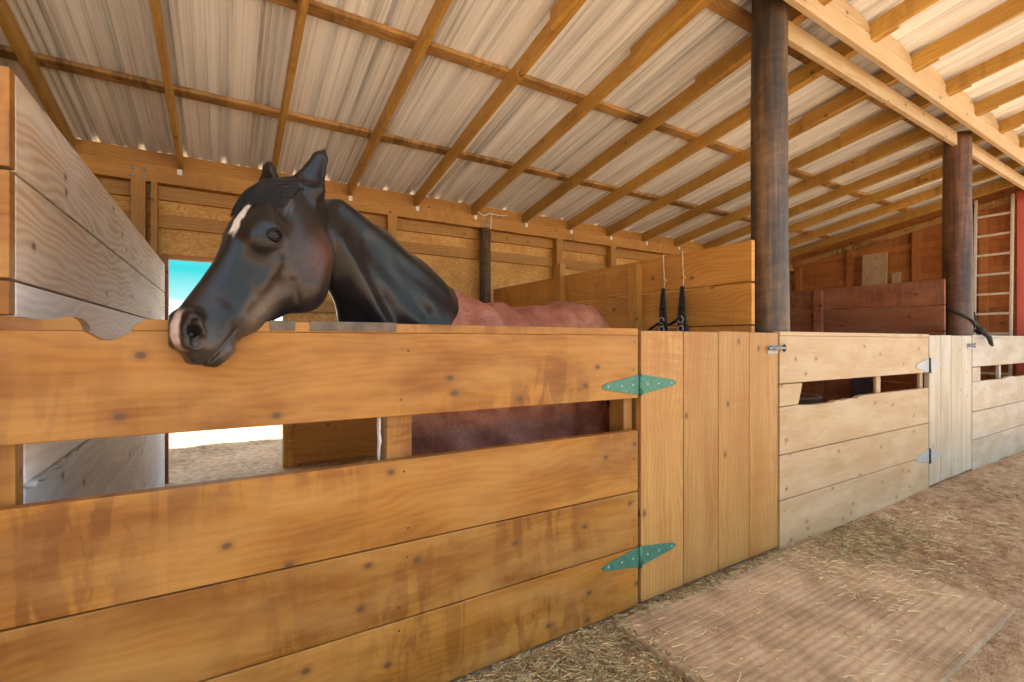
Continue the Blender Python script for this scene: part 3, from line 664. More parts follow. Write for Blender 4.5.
# straw on the floors (uncountable)
def scatter(name, regions, n, mat, label, lmin=0.02, lmax=0.08, seed=3, thick=0.0012, up=0.02):
    rr = random.Random(seed); vs, fs = [], []
    for _ in range(n):
        (x0, x1, y0, y1, w) = rr.choices(regions, [r[4] for r in regions])[0]
        x, y = rr.uniform(x0, x1), rr.uniform(y0, y1); a = rr.uniform(0, PI * 2); L = rr.uniform(lmin, lmax)
        onm = 1.47 < x < 3.2 and 0.66 < y < 1.545
        z = (0.019 if onm else gheight(x, y) + 0.006) + rr.uniform(0, up * 0.4)
        bend = rr.uniform(-0.5, 0.5); b = len(vs); p = Vector((x, y, z)); t = rr.uniform(0.6, 1.4) * thick
        for k in range(3):
            aa = a + bend * k; dr = Vector((math.cos(aa), math.sin(aa), rr.uniform(-0.08, 0.12))); s = Vector((-math.sin(aa), math.cos(aa), 0)) * t
            vs += [p - s, p + s, p + Vector((0, 0, t * 1.6))]; p = p + dr * (L / 2); p.z = max(p.z, z - 0.001)
        for k in range(2):
            for q in range(3): fs.append([b + k * 3 + q, b + k * 3 + (q + 1) % 3, b + (k + 1) * 3 + (q + 1) % 3, b + (k + 1) * 3 + q])
    o = mesh_obj(name, vs, fs, mat); tag(o, label, 'straw', kind='stuff')
scatter('straw', [(1.5, 3.2, 0.66, 1.5, 1.0), (2.6, 4.6, 0.9, 1.56, 3.0), (0.2, 1.5, 1.0, 1.58, 5.0), (3.2, 7.5, -0.2, 1.5, 1.2)], 3000, M['straw'], 'loose straw bits scattered over the aisle floor and mat', 0.012, 0.055)
scatter('chaff', [(2.9, 4.0, 1.2, 1.58, 1.6), (0.2, 1.5, 1.0, 1.59, 5.0), (1.5, 2.9, 1.5, 1.59, 1.0)], 4200, plain('greenish_chaff', (0.32, 0.25, 0.12), 0.9, 0, 0.3), 'dark greenish chaff heaped along the foot of the stall fronts', 0.01, 0.04, 9, 0.0022, 0.03)
def weeds():
    rr = random.Random(4); vs, fs = [], []
    for c in range(70):
        x, y = rr.uniform(-1.2, 3.2), rr.uniform(8.2, 12.5)
        for k in range(16):
            a = rr.uniform(0, 2 * PI); h = rr.uniform(0.06, 0.2); w = rr.uniform(0.01, 0.025); lean = rr.uniform(0.02, 0.16)
            d = Vector((math.cos(a), math.sin(a), 0)); s = Vector((-d.y, d.x, 0)) * w; p = Vector((x, y, 0)) + d * rr.uniform(0, 0.1); b = len(vs)
            vs += [p - s, p + s, p + d * lean * 0.4 + Vector((0, 0, h * 0.7)) + s * 0.8, p + d * lean * 0.4 + Vector((0, 0, h * 0.7)) - s * 0.8, p + d * lean + Vector((0, 0, h))]
            fs += [[b, b + 1, b + 2, b + 3], [b + 3, b + 2, b + 4]]
    o = mesh_obj('weeds', vs, fs, M['leaf']); tag(o, 'yellow-green weeds in the sunlit yard beyond the back doorway', 'weeds', kind='stuff')
weeds()

# ------------------------------------------------------------------ the horse
exec_horse = True
#HORSE_BEGIN
F32 = np.float32
class Field:
    """signed-distance sculpting on a rectilinear grid, finer where the head is"""
    def __init__(s, xs, ys, zs):
        s.a = [np.asarray(v, F32) for v in (xs, ys, zs)]; s.F = np.full([len(v) for v in s.a], 0.3, F32)
    def sl(s, lo, hi): return tuple(slice(max(0, int(np.searchsorted(a, l)) - 1), min(len(a), int(np.searchsorted(a, h)) + 1)) for a, l, h in zip(s.a, lo, hi))
    def P(s, S): return np.meshgrid(s.a[0][S[0]], s.a[1][S[1]], s.a[2][S[2]], indexing='ij')
    def add(s, fn, lo, hi, k=0.02, sub=False):
        m = 0.03 + k; S = s.sl([v - m for v in lo], [v + m for v in hi])
        if any(q.stop - q.start < 1 for q in S): return
        X, Y, Z = s.P(S); d = fn(X, Y, Z).astype(F32); f = s.F[S]
        if sub: d = -d; h = np.maximum(k - np.abs(f - d), 0) / k; s.F[S] = np.maximum(f, d) + h * h * k * 0.25
        else: h = np.maximum(k - np.abs(f - d), 0) / k; s.F[S] = np.minimum(f, d) - h * h * k * 0.25
    def cone(s, A, B, ra, rb, k=0.03, n=None, ratio=1.0, sub=False):
        """round cone A-B; n = horizontal lateral axis squeezed by ratio"""
        A = np.array(A, float); B = np.array(B, float)
        nn = np.array(n if n is not None else (0, 1, 0), float); nn /= np.linalg.norm(nn)
        def sq(v): return v + nn * (v @ nn) * (1 / ratio - 1)
        A2, B2 = sq(A), sq(B); D = B2 - A2; L2 = max(float(D @ D), 1e-9)
        def fn(X, Y, Z):
            l = (X * nn[0] + Y * nn[1] + Z * nn[2]) * (1 / ratio - 1)
            x, y, z = X + nn[0] * l - A2[0], Y + nn[1] * l - A2[1], Z + nn[2] * l - A2[2]
            t = np.clip((x * D[0] + y * D[1] + z * D[2]) / L2, 0, 1)
            r = ra + (rb - ra) * t
            return (np.sqrt((x - t * D[0]) ** 2 + (y - t * D[1]) ** 2 + (z - t * D[2]) ** 2) - r) * max(0.6, min(1, ratio + 0.2) if ratio < 1 else 1)
        R = max(ra, rb); s.add(fn, np.minimum(A, B) - R, np.maximum(A, B) + R, k, sub)
    def mesh(s):
        F = s.F; ins = F < 0; nx, ny, nz = F.shape
        c = np.zeros((nx - 1, ny - 1, nz - 1), np.int8)
        for i in (0, 1):
            for j in (0, 1):
                for k in (0, 1): c += ins[i:nx - 1 + i, j:ny - 1 + j, k:nz - 1 + k]
        act = (c > 0) & (c < 8); idx = np.argwhere(act); vid = np.full(act.shape, -1, np.int64); vid[act] = np.arange(len(idx))
        acc = np.zeros((len(idx), 3)); cnt = np.zeros(len(idx)); I = idx
        cor = [(i, j, k) for i in (0, 1) for j in (0, 1) for k in (0, 1)]
        for a in cor:
            for ax in range(3):
                if a[ax]: continue
                b = list(a); b[ax] = 1
                fa = F[I[:, 0] + a[0], I[:, 1] + a[1], I[:, 2] + a[2]].astype(float); fb = F[I[:, 0] + b[0], I[:, 1] + b[1], I[:, 2] + b[2]].astype(float)
                cr = (fa < 0) != (fb < 0); t = np.where(cr, fa / np.where(fa == fb, 1, fa - fb), 0)
                p = np.stack([s.a[q][I[:, q] + a[q]].astype(float) for q in range(3)], 1)
                p[:, ax] += t * (s.a[ax][I[:, ax] + 1].astype(float) - s.a[ax][I[:, ax]])
                acc += p * cr[:, None]; cnt += cr
        V = acc / cnt[:, None]; quads = []
        for ax in range(3):
            o1, o2 = (ax + 1) % 3, (ax + 2) % 3
            A = [slice(1, -1)] * 3; A[ax] = slice(0, -1); B = list(A); B[ax] = slice(1, None)
            fa, fb = ins[tuple(A)], ins[tuple(B)]; e = np.argwhere(fa != fb); off = np.ones(3, int); off[ax] = 0; e = e + off
            flip = ins[e[:, 0], e[:, 1], e[:, 2]]
            def cell(d1, d2):
                q = e.copy(); q[:, o1] += d1; q[:, o2] += d2; return vid[q[:, 0], q[:, 1], q[:, 2]]
            q = np.stack([cell(-1, -1), cell(0, -1), cell(0, 0), cell(-1, 0)], 1)
            q[~flip] = q[~flip][:, ::-1]; quads.append(q)
        return V, np.concatenate(quads)

# head frame: a runs poll -> lips, b towards the face line, c lateral (negative = the side we see)
HO = np.array((0.1753, 1.6647, 1.7527)); Hh = np.array((-0.8779, -0.4789, 0.0)); Hn = np.array((-0.4789, 0.8779, 0.0))
Ha = Hh * 0.5028 + np.array((0, 0, -0.8644)); Hb = Hh * 0.8644 + np.array((0, 0, 0.5028))
def HP(a, b, c): return HO + Ha * a + Hb * b + Hn * c
def loc(X, Y, Z):
    x, y, z = X - HO[0], Y - HO[1], Z - HO[2]
    return (x * Ha[0] + y * Ha[1] + z * Ha[2], x * Hb[0] + y * Hb[1] + z * Hb[2], x * Hn[0] + y * Hn[1])
TOP = np.array([(-0.06, -0.02), (0.0, 0.012), (0.05, 0.046), (0.11, 0.068), (0.165, 0.076), (0.22, 0.078), (0.265, 0.072), (0.31, 0.063), (0.35, 0.058), (0.42, 0.060), (0.487, 0.064), (0.53, 0.066), (0.56, 0.063), (0.585, 0.050), (0.603, 0.030), (0.615, 0.0), (0.625, -0.03)])
BOT = np.array([(-0.06, -0.10), (0.0, -0.11), (0.06, -0.15), (0.13, -0.205), (0.19, -0.238), (0.25, -0.250), (0.30, -0.240), (0.35, -0.208), (0.40, -0.174), (0.455, -0.145), (0.50, -0.113), (0.53, -0.102), (0.56, -0.100), (0.585, -0.097), (0.605, -0.085), (0.618, -0.06), (0.625, -0.045)])
WID = np.array([(-0.06, 0.055), (0.0, 0.068), (0.06, 0.076), (0.13, 0.086), (0.2, 0.090), (0.26, 0.082), (0.32, 0.066), (0.38, 0.052), (0.44, 0.046), (0.50, 0.048), (0.55, 0.052), (0.585, 0.047), (0.605, 0.036), (0.625, 0.018)])
def head_fn(X, Y, Z):
    a, b, c = loc(X, Y, Z)
    # taper across the face: narrow nose bridge, broad cheeks
    t = np.interp(a, TOP[:, 0], TOP[:, 1]); u = np.interp(a, BOT[:, 0], BOT[:, 1]); w = np.interp(a, WID[:, 0], WID[:, 1])
    m = (t + u) / 2; h = (t - u) / 2; q = np.clip((b - m) / h, -1.2, 1.2)
    w = w * (1.0 - 0.16 * np.clip(q, 0, 1)) 
    jaw = np.clip((a - 0.30) / 0.08, 0, 1) * np.clip((0.54 - a) / 0.05, 0, 1)
    w = w * (1 - 0.30 * jaw * np.clip(-q - 0.1, 0, 1))
    e = 2.5
    r = (np.abs((b - m) / h) ** e + np.abs(c / w) ** e) ** (1 / e)
    d = (r - 1) * np.minimum(h, w)
    return np.maximum(d, np.maximum(-0.06 - a, a - 0.622))
def build_horse():
    xs = steps([(-0.24, -0.16, 0.012), (-0.16, 0.36, 0.0038), (0.36, 0.9, 0.010), (0.9, 2.5, 0.02)])
    ys = steps([(1.40, 1.44, 0.012), (1.44, 1.78, 0.0038), (1.78, 2.0, 0.010), (2.0, 2.8, 0.018)])
    zs = steps([(-0.03, 1.05, 0.02), (1.05, 1.17, 0.012), (1.17, 1.92, 0.0038), (1.92, 1.96, 0.01)])
    f = Field(xs, ys, zs)
    # --- trunk
    BN = (0.08, -1.0, 0)
    f.cone((1.08, 2.23, 1.10), (1.74, 2.30, 1.13), 0.285, 0.285, 0.08, BN, 0.95)
    f.cone((1.76, 2.31, 1.20), (1.87, 2.32, 1.13), 0.270, 0.235, 0.10, BN, 0.92)
    f.cone((1.00, 2.20, 1.36), (1.30, 2.24, 1.31), 0.115, 0.10, 0.12, BN, 0.8)
    f.cone((0.86, 2.18, 1.08), (1.05, 2.21, 1.05), 0.22, 0.25, 0.10, BN, 0.85)
    # --- neck, a deep narrow wedge rising to the poll
    N1 = (-0.57, 0.82, 0); N0 = (-0.45, 0.89, 0)
    f.cone((0.92, 2.17, 1.24), (0.70, 2.04, 1.39), 0.27, 0.228, 0.10, N1, 0.60)
    f.cone((0.70, 2.04, 1.39), (0.50, 1.90, 1.535), 0.222, 0.172, 0.06, N1, 0.52)
    f.cone((0.50, 1.90, 1.535), (0.34, 1.79, 1.605), 0.170, 0.128, 0.05, N1, 0.50)
    f.cone((0.34, 1.79, 1.605), (0.235, 1.705, 1.655), 0.127, 0.092, 0.05, N0, 0.55)
    f.cone((0.39, 1.82, 1.52), (0.49, 1.92, 1.30), 0.085, 0.110, 0.06, N1, 0.55)
    f.cone((0.49, 1.92, 1.30), (0.64, 2.05, 1.12), 0.110, 0.17, 0.08, N1, 0.6)
    # muscle lines of the neck, near side
    ln = np.array((0.57, -0.82, 0.0))
    def nk(x, y, z, o): return (x + ln[0] * o, y + ln[1] * o, z)
    f.cone(nk(0.30, 1.76, 1.60, 0.060), nk(0.52, 1.95, 1.24, 0.085), 0.018, 0.036, 0.05)
    f.cone(nk(0.33, 1.78, 1.73, 0.040), nk(0.80, 2.10, 1.48, 0.085), 0.016, 0.03, 0.06)
    f.cone(nk(0.40, 1.84, 1.60, 0.120), nk(0.66, 2.02, 1.36, 0.170), 0.018, 0.022, 0.06, sub=True)
    # --- head
    lo = np.minimum.reduce([HP(a, b, c) for a in (-0.06, 0.63) for b in (-0.26, 0.09) for c in (-0.1, 0.1)])
    hi = np.maximum.reduce([HP(a, b, c) for a in (-0.06, 0.63) for b in (-0.26, 0.09) for c in (-0.1, 0.1)])
    f.add(head_fn, lo, hi, 0.035)
    for sgn in (-1, 1):
        H = lambda a, b, c: HP(a, b, c * sgn)
        f.cone(H(0.170, -0.145, 0.038), H(0.262, -0.172, 0.036), 0.094, 0.096, 0.018, Hn, 0.60)           # cheek
        f.cone(H(0.16, 0.030, 0.062), H(0.240, 0.032, 0.060), 0.017, 0.015, 0.035)                         # brow
        f.cone(H(0.205, 0.008, 0.066), H(0.240, 0.000, 0.064), 0.027, 0.026, 0.05)                         # orbit
        f.cone(H(0.275, -0.055, 0.072), H(0.355, -0.068, 0.052), 0.010, 0.008, 0.03)                      # facial crest
        f.cone(H(0.33, 0.010, 0.080), H(0.43, -0.008, 0.066), 0.012, 0.010, 0.045, sub=True)              # hollow along the nose
        f.cone(H(0.33, -0.10, 0.074), H(0.43, -0.09, 0.062), 0.012, 0.010, 0.03, sub=True)
        f.cone(H(0.11, 0.02, 0.092), H(0.135, 0.0, 0.095), 0.012, 0.012, 0.04, sub=True)                  # hollow above the eye
        f.cone(H(0.295, -0.125, 0.083), H(0.350, -0.185, 0.070), 0.007, 0.009, 0.018, sub=True)            # front edge of the cheek muscle
        # nostril: flared rim, then the opening
        f.cone(H(0.530, 0.040, 0.034), H(0.590, 0.012, 0.032), 0.022, 0.020, 0.018)
        f.cone(H(0.528, 0.048, 0.048), H(0.560, 0.012, 0.056), 0.009, 0.009, 0.012)
        f.cone(H(0.560, 0.012, 0.056), H(0.592, -0.004, 0.046), 0.009, 0.007, 0.012)
        f.cone(H(0.545, 0.036, 0.062), H(0.588, 0.006, 0.054), 0.0125, 0.0145, 0.006, sub=True)
        f.cone(H(0.560, 0.028, 0.050), H(0.568, 0.020, 0.034), 0.015, 0.010, 0.006, sub=True)
        # lips
        f.cone(H(0.575, -0.030, 0.028), H(0.606, -0.030, 0.014), 0.024, 0.020, 0.02)
        f.cone(H(0.555, -0.082, 0.022), H(0.600, -0.074, 0.014), 0.020, 0.016, 0.015)
        for p, q, r0, r1 in (((0.500, -0.070, 0.043), (0.545, -0.062, 0.046), 0.0045, 0.006), ((0.545, -0.062, 0.046), (0.585, -0.056, 0.040), 0.006, 0.006), ((0.585, -0.056, 0.040), (0.613, -0.054, 0.024), 0.006, 0.006), ((0.613, -0.054, 0.026), (0.624, -0.052, 0.0), 0.005, 0.005)):
            f.cone(H(*p), H(*q), r0, r1, 0.006, sub=True)
        # eye socket
        f.cone(H(0.229, 0.010, 0.112), H(0.215, -0.008, 0.112), 0.0175, 0.0170, 0.005, sub=True)
    # --- ears: leaf shapes with a hollow
    def ear(A, B, C, hollow, r, side):
        A, B, C = map(np.array, (A, B, C))
        f.cone(A, A * 0.5 + B * 0.5, r * 0.72, r, 0.014, side, 0.55)
        f.cone(A * 0.5 + B * 0.5, B * 0.35 + C * 0.65, r, r * 0.5, 0.01, side, 0.5)
        f.cone(B * 0.35 + C * 0.65, C, r * 0.5, 0.003, 0.006, side, 0.5)
        hv = np.array(hollow, float)
        f.cone(A * 0.1 + B * 0.9 + hv, B * 0.35 + C * 0.65 + hv * 0.8, r * 0.74, r * 0.36, 0.006, side, 0.6, sub=True)
    ear((0.218, 1.634, 1.715), (0.234, 1.632, 1.785), (0.281, 1.643, 1.884), (0.004, -0.026, 0.0), 0.049, (-0.25, -0.95, 0.1))
    ear((0.130, 1.725, 1.735), (0.120, 1.728, 1.780), (0.122, 1.722, 1.838), (-0.020, -0.014, 0.0), 0.040, (-0.6, -0.75, 0.1))
    # --- legs
    def leg(pts, rs):
        for (p, q, a, b) in zip(pts[:-1], pts[1:], rs[:-1], rs[1:]): f.cone(p, q, a, b, 0.03)
    for y in (2.06, 2.34):
        leg([(0.98, y, 1.0), (0.96, y, 0.74), (0.98, y, 0.42), (0.99, y, 0.12), (0.94, y, 0.03)], [0.13, 0.075, 0.05, 0.04, 0.055])
    for y in (2.18, 2.46):
        leg([(1.92, y, 1.0), (1.86, y, 0.78), (2.06, y, 0.48), (2.02, y, 0.14), (1.97, y, 0.03)], [0.19, 0.11, 0.06, 0.042, 0.058])
    return f
def add_mesh(name, V, Q, mat, parent, colors=None, smooth=True):
    me = bpy.data.meshes.new(name); V = V - np.array(parent.location)
    me.vertices.add(len(V)); me.vertices.foreach_set('co', V.astype(F32).ravel())
    me.loops.add(Q.size); me.loops.foreach_set('vertex_index', Q.ravel().astype(np.int32))
    me.polygons.add(len(Q)); me.polygons.foreach_set('loop_start', np.arange(0, Q.size, 4, dtype=np.int32))
    if smooth: me.polygons.foreach_set('use_smooth', np.ones(len(Q), bool))
    if colors is not None:
        at = me.color_attributes.new('coat', 'FLOAT_COLOR', 'POINT'); at.data.foreach_set('color', colors.astype(F32).ravel())
    me.materials.append(mat); me.update(); me.validate()
    o = bpy.data.objects.new(name, me); COL.objects.link(o); o.parent = parent; return o
horse = empty('horse', (1.4, 2.25, 0)); tag(horse, 'black-brown horse with a white forehead stripe, head over the stall front, under a rust blanket', 'horse')
fld = build_horse(); V, Q = fld.mesh()
# a few smoothing passes on the sculpt
def smooth_mesh(V, Q, it=2, lam=0.5):
    E = np.concatenate([Q[:, [0, 1]], Q[:, [1, 2]], Q[:, [2, 3]], Q[:, [3, 0]]])
    for _ in range(it):
        acc = np.zeros_like(V); cnt = np.zeros(len(V)); np.add.at(acc, E[:, 0], V[E[:, 1]]); np.add.at(cnt, E[:, 0], 1); np.add.at(acc, E[:, 1], V[E[:, 0]]); np.add.at(cnt, E[:, 1], 1)
        V = V + lam * (acc / np.maximum(cnt, 1)[:, None] - V)
    return V
V = smooth_mesh(V, Q, 2, 0.4)
a, b, c = loc(V[:, 0], V[:, 1], V[:, 2])
col = np.tile(np.array((0.0060, 0.0048, 0.0055, 1.0)), (len(V), 1))
def paint(mask, rgb):
    m = np.clip(mask, 0, 1)[:, None]; col[:, :3] = col[:, :3] * (1 - m) + np.array(rgb) * m
def blobm(ca, cb, ra, rb, soft=0.5, cc=None): 
    d = np.sqrt(((a - ca) / ra) ** 2 + ((b - cb) / rb) ** 2); return np.clip((1 - d) / soft, 0, 1)
rng = np.array([mnoise.noise(Vector(v) * 45) for v in V]) if len(V) < 400000 else np.zeros(len(V))
rn2 = np.array([mnoise.noise(Vector(v) * 11) for v in V]) if len(V) < 400000 else np.zeros(len(V))
inh = (a > -0.1) & (V[:, 0] < 0.36)
paint(blobm(0.20, -0.13, 0.17, 0.14, 0.9) * inh * 0.85, (0.050, 0.027, 0.021))
paint(np.clip(1 - np.sqrt(((a - 0.16) / 0.12) ** 2 + ((b + 0.165) / 0.075) ** 2), 0, 1) * inh * 0.75, (0.11, 0.042, 0.025))       # rusty cheek
paint(blobm(0.30, -0.10, 0.14, 0.09, 0.9) * inh * 0.4, (0.055, 0.035, 0.027))
paint(blobm(0.42, -0.10, 0.12, 0.06, 0.8) * inh * 0.6, (0.17, 0.125, 0.095))           # tan along the jaw
paint(blobm(0.57, -0.03, 0.075, 0.085, 0.8) * inh * 0.5, (0.10, 0.075, 0.06))          # muzzle
paint(blobm(0.56, -0.09, 0.05, 0.03, 0.8) * inh * 0.5, (0.17, 0.13, 0.11))
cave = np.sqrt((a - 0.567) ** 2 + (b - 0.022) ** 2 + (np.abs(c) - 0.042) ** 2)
stripe = np.clip((0.014 - np.abs(c + 0.018)) / 0.006 + rng * 0.9, 0, 1) * np.clip((a - 0.13) / 0.02, 0, 1) * np.clip((0.275 - a - 0.02 * rng) / 0.02, 0, 1) * (b > 0.02)
paint(stripe * 0.92, (0.62, 0.57, 0.52))
snip = np.clip((0.020 - np.abs(c + 0.012)) / 0.008 + rng * 0.6, 0, 1) * np.clip((a - 0.515) / 0.02, 0, 1) * np.clip((0.612 - a) / 0.012, 0, 1) * (b > 0.0)
paint(snip * 0.8, (0.58, 0.47, 0.42))
paint(blobm(0.10, -0.005, 0.035, 0.016, 0.7) * inh * (c < 0) * 0.25, (0.20, 0.17, 0.16))  # pale highlight on the near temple, painted into the coat colour
paint(np.clip((0.026 - cave) / 0.005, 0, 1) * inh * (np.abs(c) < 0.052), (0.004, 0.0035, 0.004))  # shade inside the nostrils, painted near black
paint(np.clip(rn2 - 0.1, 0, 1) * 0.5, (0.05, 0.032, 0.026))
hm = NT('horse_coat'); at = hm.n('ShaderNodeAttribute'); at.attribute_name = 'coat'
hn = hm.noise(hm.mapv(hm.obj(), (60, 60, 60)), 1.0, 3, 0.6)
hm.l(hm.mix(1.0, at.outputs['Color'], hm.ramp(hn, [(0.3, 0.8), (0.7, 1.25)]), 'MULTIPLY'), hm.b.inputs['Base Color'])
hm.b.inputs['Roughness'].default_value = 0.29; hm.b.inputs['Specular IOR Level'].default_value = 0.36
hm.b.inputs['Sheen Weight'].default_value = 0.04
hm.bump(hm.noise(hm.mapv(hm.obj(), (500, 500, 120)), 1.0, 2, 0.6), 0.12, 0.001)
body = add_mesh('body', V, Q, hm.m, horse, col)
# eyes
def eyeball(sgn):
    ea, eb, ec, ER = 0.222, 0.001, 0.0805, 0.0265
    cen = Vector(HP(ea, eb, sgn * ec)); m = NT('horse_eye'); m.b.inputs['Base Color'].default_value = (0.010, 0.006, 0.005, 1); m.b.inputs['Roughness'].default_value = 0.05; m.b.inputs['Specular IOR Level'].default_value = 0.24
    bm = bmesh.new(); bmesh.ops.create_uvsphere(bm, u_segments=28, v_segments=18, radius=ER)
    vs = [Vector(v.co) + cen for v in bm.verts]; fs = [[v.index for v in f.verts] for f in bm.faces]; bm.free()
    mesh_obj('eye', vs, fs, m.m, horse, None, True)
    e1, e2 = (-0.64, -0.77), (-0.77, 0.64)
    for nm, s0, hh_, r0 in (('upper_eyelid', 1, 0.0165, 0.0024), ('lower_eyelid', -1, 0.0150, 0.0014)):
        pts, rs = [], []
        for k in range(17):
            t = -1 + 2 * k / 16; u = 0.0235 * t; v = s0 * hh_ * (1 - abs(t) ** 2.2) - 0.001 * t
            dd = max(1e-6, (ER + 0.0008) ** 2 - u * u - v * v) ** 0.5
            pts.append(HP(ea + e1[0] * u + e2[0] * v, eb + e1[1] * u + e2[1] * v, sgn * (ec + dd))); rs.append(0.0018 + r0 * (1 - t * t))
        tube(nm, pts, rs, hm_dark, horse, 10)
hm_dark = plain('dark_skin', (0.007, 0.006, 0.006), 0.5, 0, 0.1, spec=0.25)
eyeball(-1); eyeball(1)
# hair
hair = NT('black_hair'); hair.b.inputs['Base Color'].default_value = (0.006, 0.005, 0.006, 1); hair.b.inputs['Roughness'].default_value = 0.42; hair.b.inputs['Specular IOR Level'].default_value = 0.35
def strands(name, roots, seed, w=0.004):
    """roots: list of control point lists; each becomes a tapering lock"""
    vs, fs = [], []
    for pts in roots:
        pts = [Vector(p) for p in pts]; n = len(pts); b0 = len(vs); seg = 5
        for i, p in enumerate(pts):
            t = (pts[min(i + 1, n - 1)] - pts[max(i - 1, 0)]).normalized(); s = t.cross(Vector((0.3, -0.8, 0.5))).normalized(); q = t.cross(s)
            r = w * (1.0 - 0.85 * (i / (n - 1)) ** 2)
            for k in range(seg): an = 2 * PI * k / seg; vs.append(p + s * math.cos(an) * r + q * math.sin(an) * r * 0.5)
        for i in range(n - 1):
            for k in range(seg): fs.append([b0 + i * seg + k, b0 + i * seg + (k + 1) % seg, b0 + (i + 1) * seg + (k + 1) % seg, b0 + (i + 1) * seg + k])
    return mesh_obj(name, vs, fs, hair.m, horse, None, True)
rr = random.Random(12); L = []
def topb(a): return float(np.interp(a, TOP[:, 0], TOP[:, 1]))
def surfb(a_, c_):
    t = float(np.interp(a_, TOP[:, 0], TOP[:, 1])); u = float(np.interp(a_, BOT[:, 0], BOT[:, 1])); w = float(np.interp(a_, WID[:, 0], WID[:, 1])) * 0.86
    q = min(0.97, abs(c_) / w); return (t + u) / 2 + (t - u) / 2 * (1 - q ** 2.5) ** 0.4
for k in range(1150):                                  # forelock, from between the ears down the forehead
    near = k % 3 == 0
    c0 = rr.uniform(-0.055, 0.035) if not near else rr.uniform(-0.060, -0.03)
    ln_ = rr.uniform(0.16, 0.255) if not near else rr.uniform(0.12, 0.21)
    c1 = (c0 * 0.85 + 0.008 + rr.uniform(-0.012, 0.014)) if not near else c0 - rr.uniform(-0.01, 0.012)
    if not near and c0 < -0.02: ln_ *= 0.85
    wav = rr.uniform(0, 6.3); pts = []; lf = rr.uniform(0.3, 1.0)
    for i in range(9):
        t = i / 8; aa = -0.05 + ln_ * t; cc = c0 + (c1 - c0) * t ** 1.3 + 0.004 * math.sin(t * 5 + wav)
        lift = 0.004 + 0.020 * math.sin(PI * min(1, t * 0.95)) * lf * (0.5 if near else 1.0)
        pts.append(HP(aa, surfb(max(aa, -0.04), cc) + lift - (0.012 if i == 0 else 0), cc))
    L.append(pts)
strands('forelock', L, 1, 0.0027)
L = []
crest = [(0.235, 1.70, 1.765), (0.30, 1.745, 1.750), (0.38, 1.80, 1.745), (0.50, 1.885, 1.722), (0.62, 1.965, 1.678), (0.75, 2.05, 1.615), (0.88, 2.13, 1.55), (0.97, 2.18, 1.50)]
def crestp(t):
    q = t * (len(crest) - 1); i = min(int(q), len(crest) - 2); u = q - i; return Vector(crest[i]).lerp(Vector(crest[i + 1]), u)
far = Vector((-0.57, 0.82, 0))
for k in range(900):                                   # mane falls on the far side of the neck
    t = rr.random(); p = crestp(t) + Vector((0, 0, -0.012)) + far * rr.uniform(-0.012, 0.02); ln_ = rr.uniform(0.12, 0.22); pts = []
    for i in range(7):
        u = i / 6; pts.append(p + far * (0.075 * math.sin(u * 1.5)) + Vector((0.03 * u, 0.02 * u, 0.014 * math.sin(u * 2.6) - ln_ * u ** 1.6)))
    L.append(pts)
strands('mane', L, 2, 0.0035)
L = []
for k in range(120):
    x, y = 2.11 + rr.uniform(-0.02, 0.02), 2.345 + rr.uniform(-0.03, 0.03); e = rr.uniform(-0.05, 0.05); ez = rr.uniform(0.35, 0.6)
    L.append([(x - 0.04, y, 1.27), (x + 0.03, y, 1.24), (x + 0.07, y + e * 0.3, 1.1), (x + 0.08, y + e, 0.85), (x + 0.06, y + e * 1.2, ez)])
strands('tail', L, 3, 0.007)
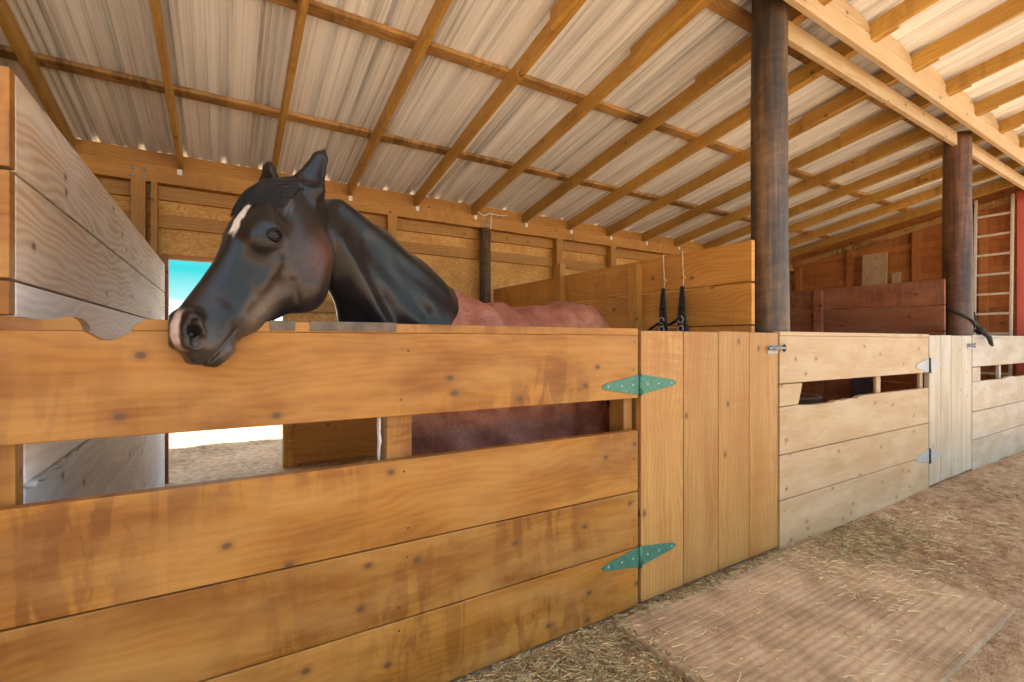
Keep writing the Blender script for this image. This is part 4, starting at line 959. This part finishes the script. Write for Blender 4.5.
# blanket: a draped sheet, both sides
def blanket():
    nt, ns = 120, 76; vs = []; fs = []
    ST = [(0.875, 1.528, 0.19), (0.93, 1.522, 0.225), (1.03, 1.490, 0.28), (1.20, 1.445, 0.315), (1.35, 1.438, 0.325), (1.50, 1.452, 0.325), (1.65, 1.475, 0.318), (1.75, 1.490, 0.31), (1.84, 1.488, 0.30), (1.93, 1.46, 0.28), (2.01, 1.40, 0.25), (2.08, 1.29, 0.215)]
    xs_ = [s[0] for s in ST]; 
    hem_of = lambda x: 0.60 + 0.03 * math.sin(x * 5)
    for i in range(nt + 1):
        x = xs_[0] + (xs_[-1] - xs_[0]) * i / nt; zt = float(np.interp(x, xs_, [s[1] for s in ST])); hw = float(np.interp(x, xs_, [s[2] for s in ST]))
        yc = 2.195 + (x - 0.9) * 0.115; ztb = zt
        for j in range(ns + 1):
            s = -1 + 2 * j / ns; u = abs(s); sg = 1 if s > 0 else -1
            # over the top as a rounded arch, then hanging
            if u < 0.5:
                an = u / 0.5 * PI / 2; yy = hw * math.sin(an) ** 0.9; zz = zt - (zt - 1.13) * (1 - math.cos(an) ** 0.85 if math.cos(an) > 0 else 1)
            else:
                v = (u - 0.5) / 0.5; yy = hw * (1 + 0.03 * v - 0.10 * v * v); zz = 1.13 - (1.13 - hem_of(x)) * v
            fold = 0.0
            amp = 0.014 + 0.045 * max(0, (u - 0.35)) * 1.6
            fold += amp * math.sin(x * 26 + 2.2 * math.sin(u * 5) + (u * 9)) * (0.4 + 0.6 * mnoise.noise(Vector((x * 2.5, s * 2, 0))) ** 2 * 3)
            fold += 0.018 * mnoise.noise(Vector((x * 7, s * 6, 5))) + 0.02 * u * mnoise.noise(Vector((x * 3, s * 2, 9)))
            # slack diagonal creases over the loins
            fold += 0.012 * math.sin((x * 0.9 + zz * 0.8) * 34) * math.exp(-((x - 1.1) / 0.22) ** 2)
            an2 = min(1, u / 0.5) * PI / 2
            xf = max(0.0, 1 - (x - xs_[0]) / 0.45); dx = -0.20 * xf * max(0.0, min(1.0, (u - 0.18) / 0.35)) ** 1.3
            yy = yy + 0.03 * xf * min(1, u * 2)
            vs.append((x + dx + 0.01 * math.sin(u * 8), yc + sg * (yy + fold * math.sin(an2)), zz + fold * math.cos(an2)))
    W = ns + 1
    for i in range(nt):
        for j in range(ns): a_ = i * W + j; fs.append([a_, a_ + 1, a_ + W + 1, a_ + W])
    m = NT('rust_canvas'); n1 = m.noise(m.obj(), 6, 5, 0.65); n2 = m.noise(m.obj(), 90, 3, 0.6)
    f_ = m.math('ADD', m.math('MULTIPLY', n1, 0.7), m.math('MULTIPLY', n2, 0.3))
    m.l(m.ramp(f_, [(0.35, (0.17, 0.05, 0.032)), (0.5, (0.30, 0.095, 0.058)), (0.66, (0.44, 0.20, 0.13))]), m.b.inputs['Base Color']); m.b.inputs['Roughness'].default_value = 0.6; m.bump(f_, 0.4, 0.004)
    o = mesh_obj('blanket', vs, fs, m.m, horse, None, True); o['label'] = 'rust-red canvas blanket'
    sd = o.modifiers.new('s', 'SOLIDIFY'); sd.thickness = 0.008; sd.offset = 1.0
    tr = plain('dark_maroon_binding', (0.16, 0.045, 0.035), 0.6, 0, 0.2)
    for i0, nm in ((0, 'neck_binding'), (nt, 'rear_binding')):
        pts = [Vector(vs[i0 * W + j]) for j in range(0, ns + 1)]; bo = tube(nm, pts, 0.011, tr, horse, 8, flat=0.7); bo.parent = o; bo.location = (0, 0, 0)
    for y_side in (0,):
        for jx in (8, ns - 8): pass
blanket()
#HORSE_END

for o in list(bpy.data.objects):
    if '_w' in o: del o['_w']
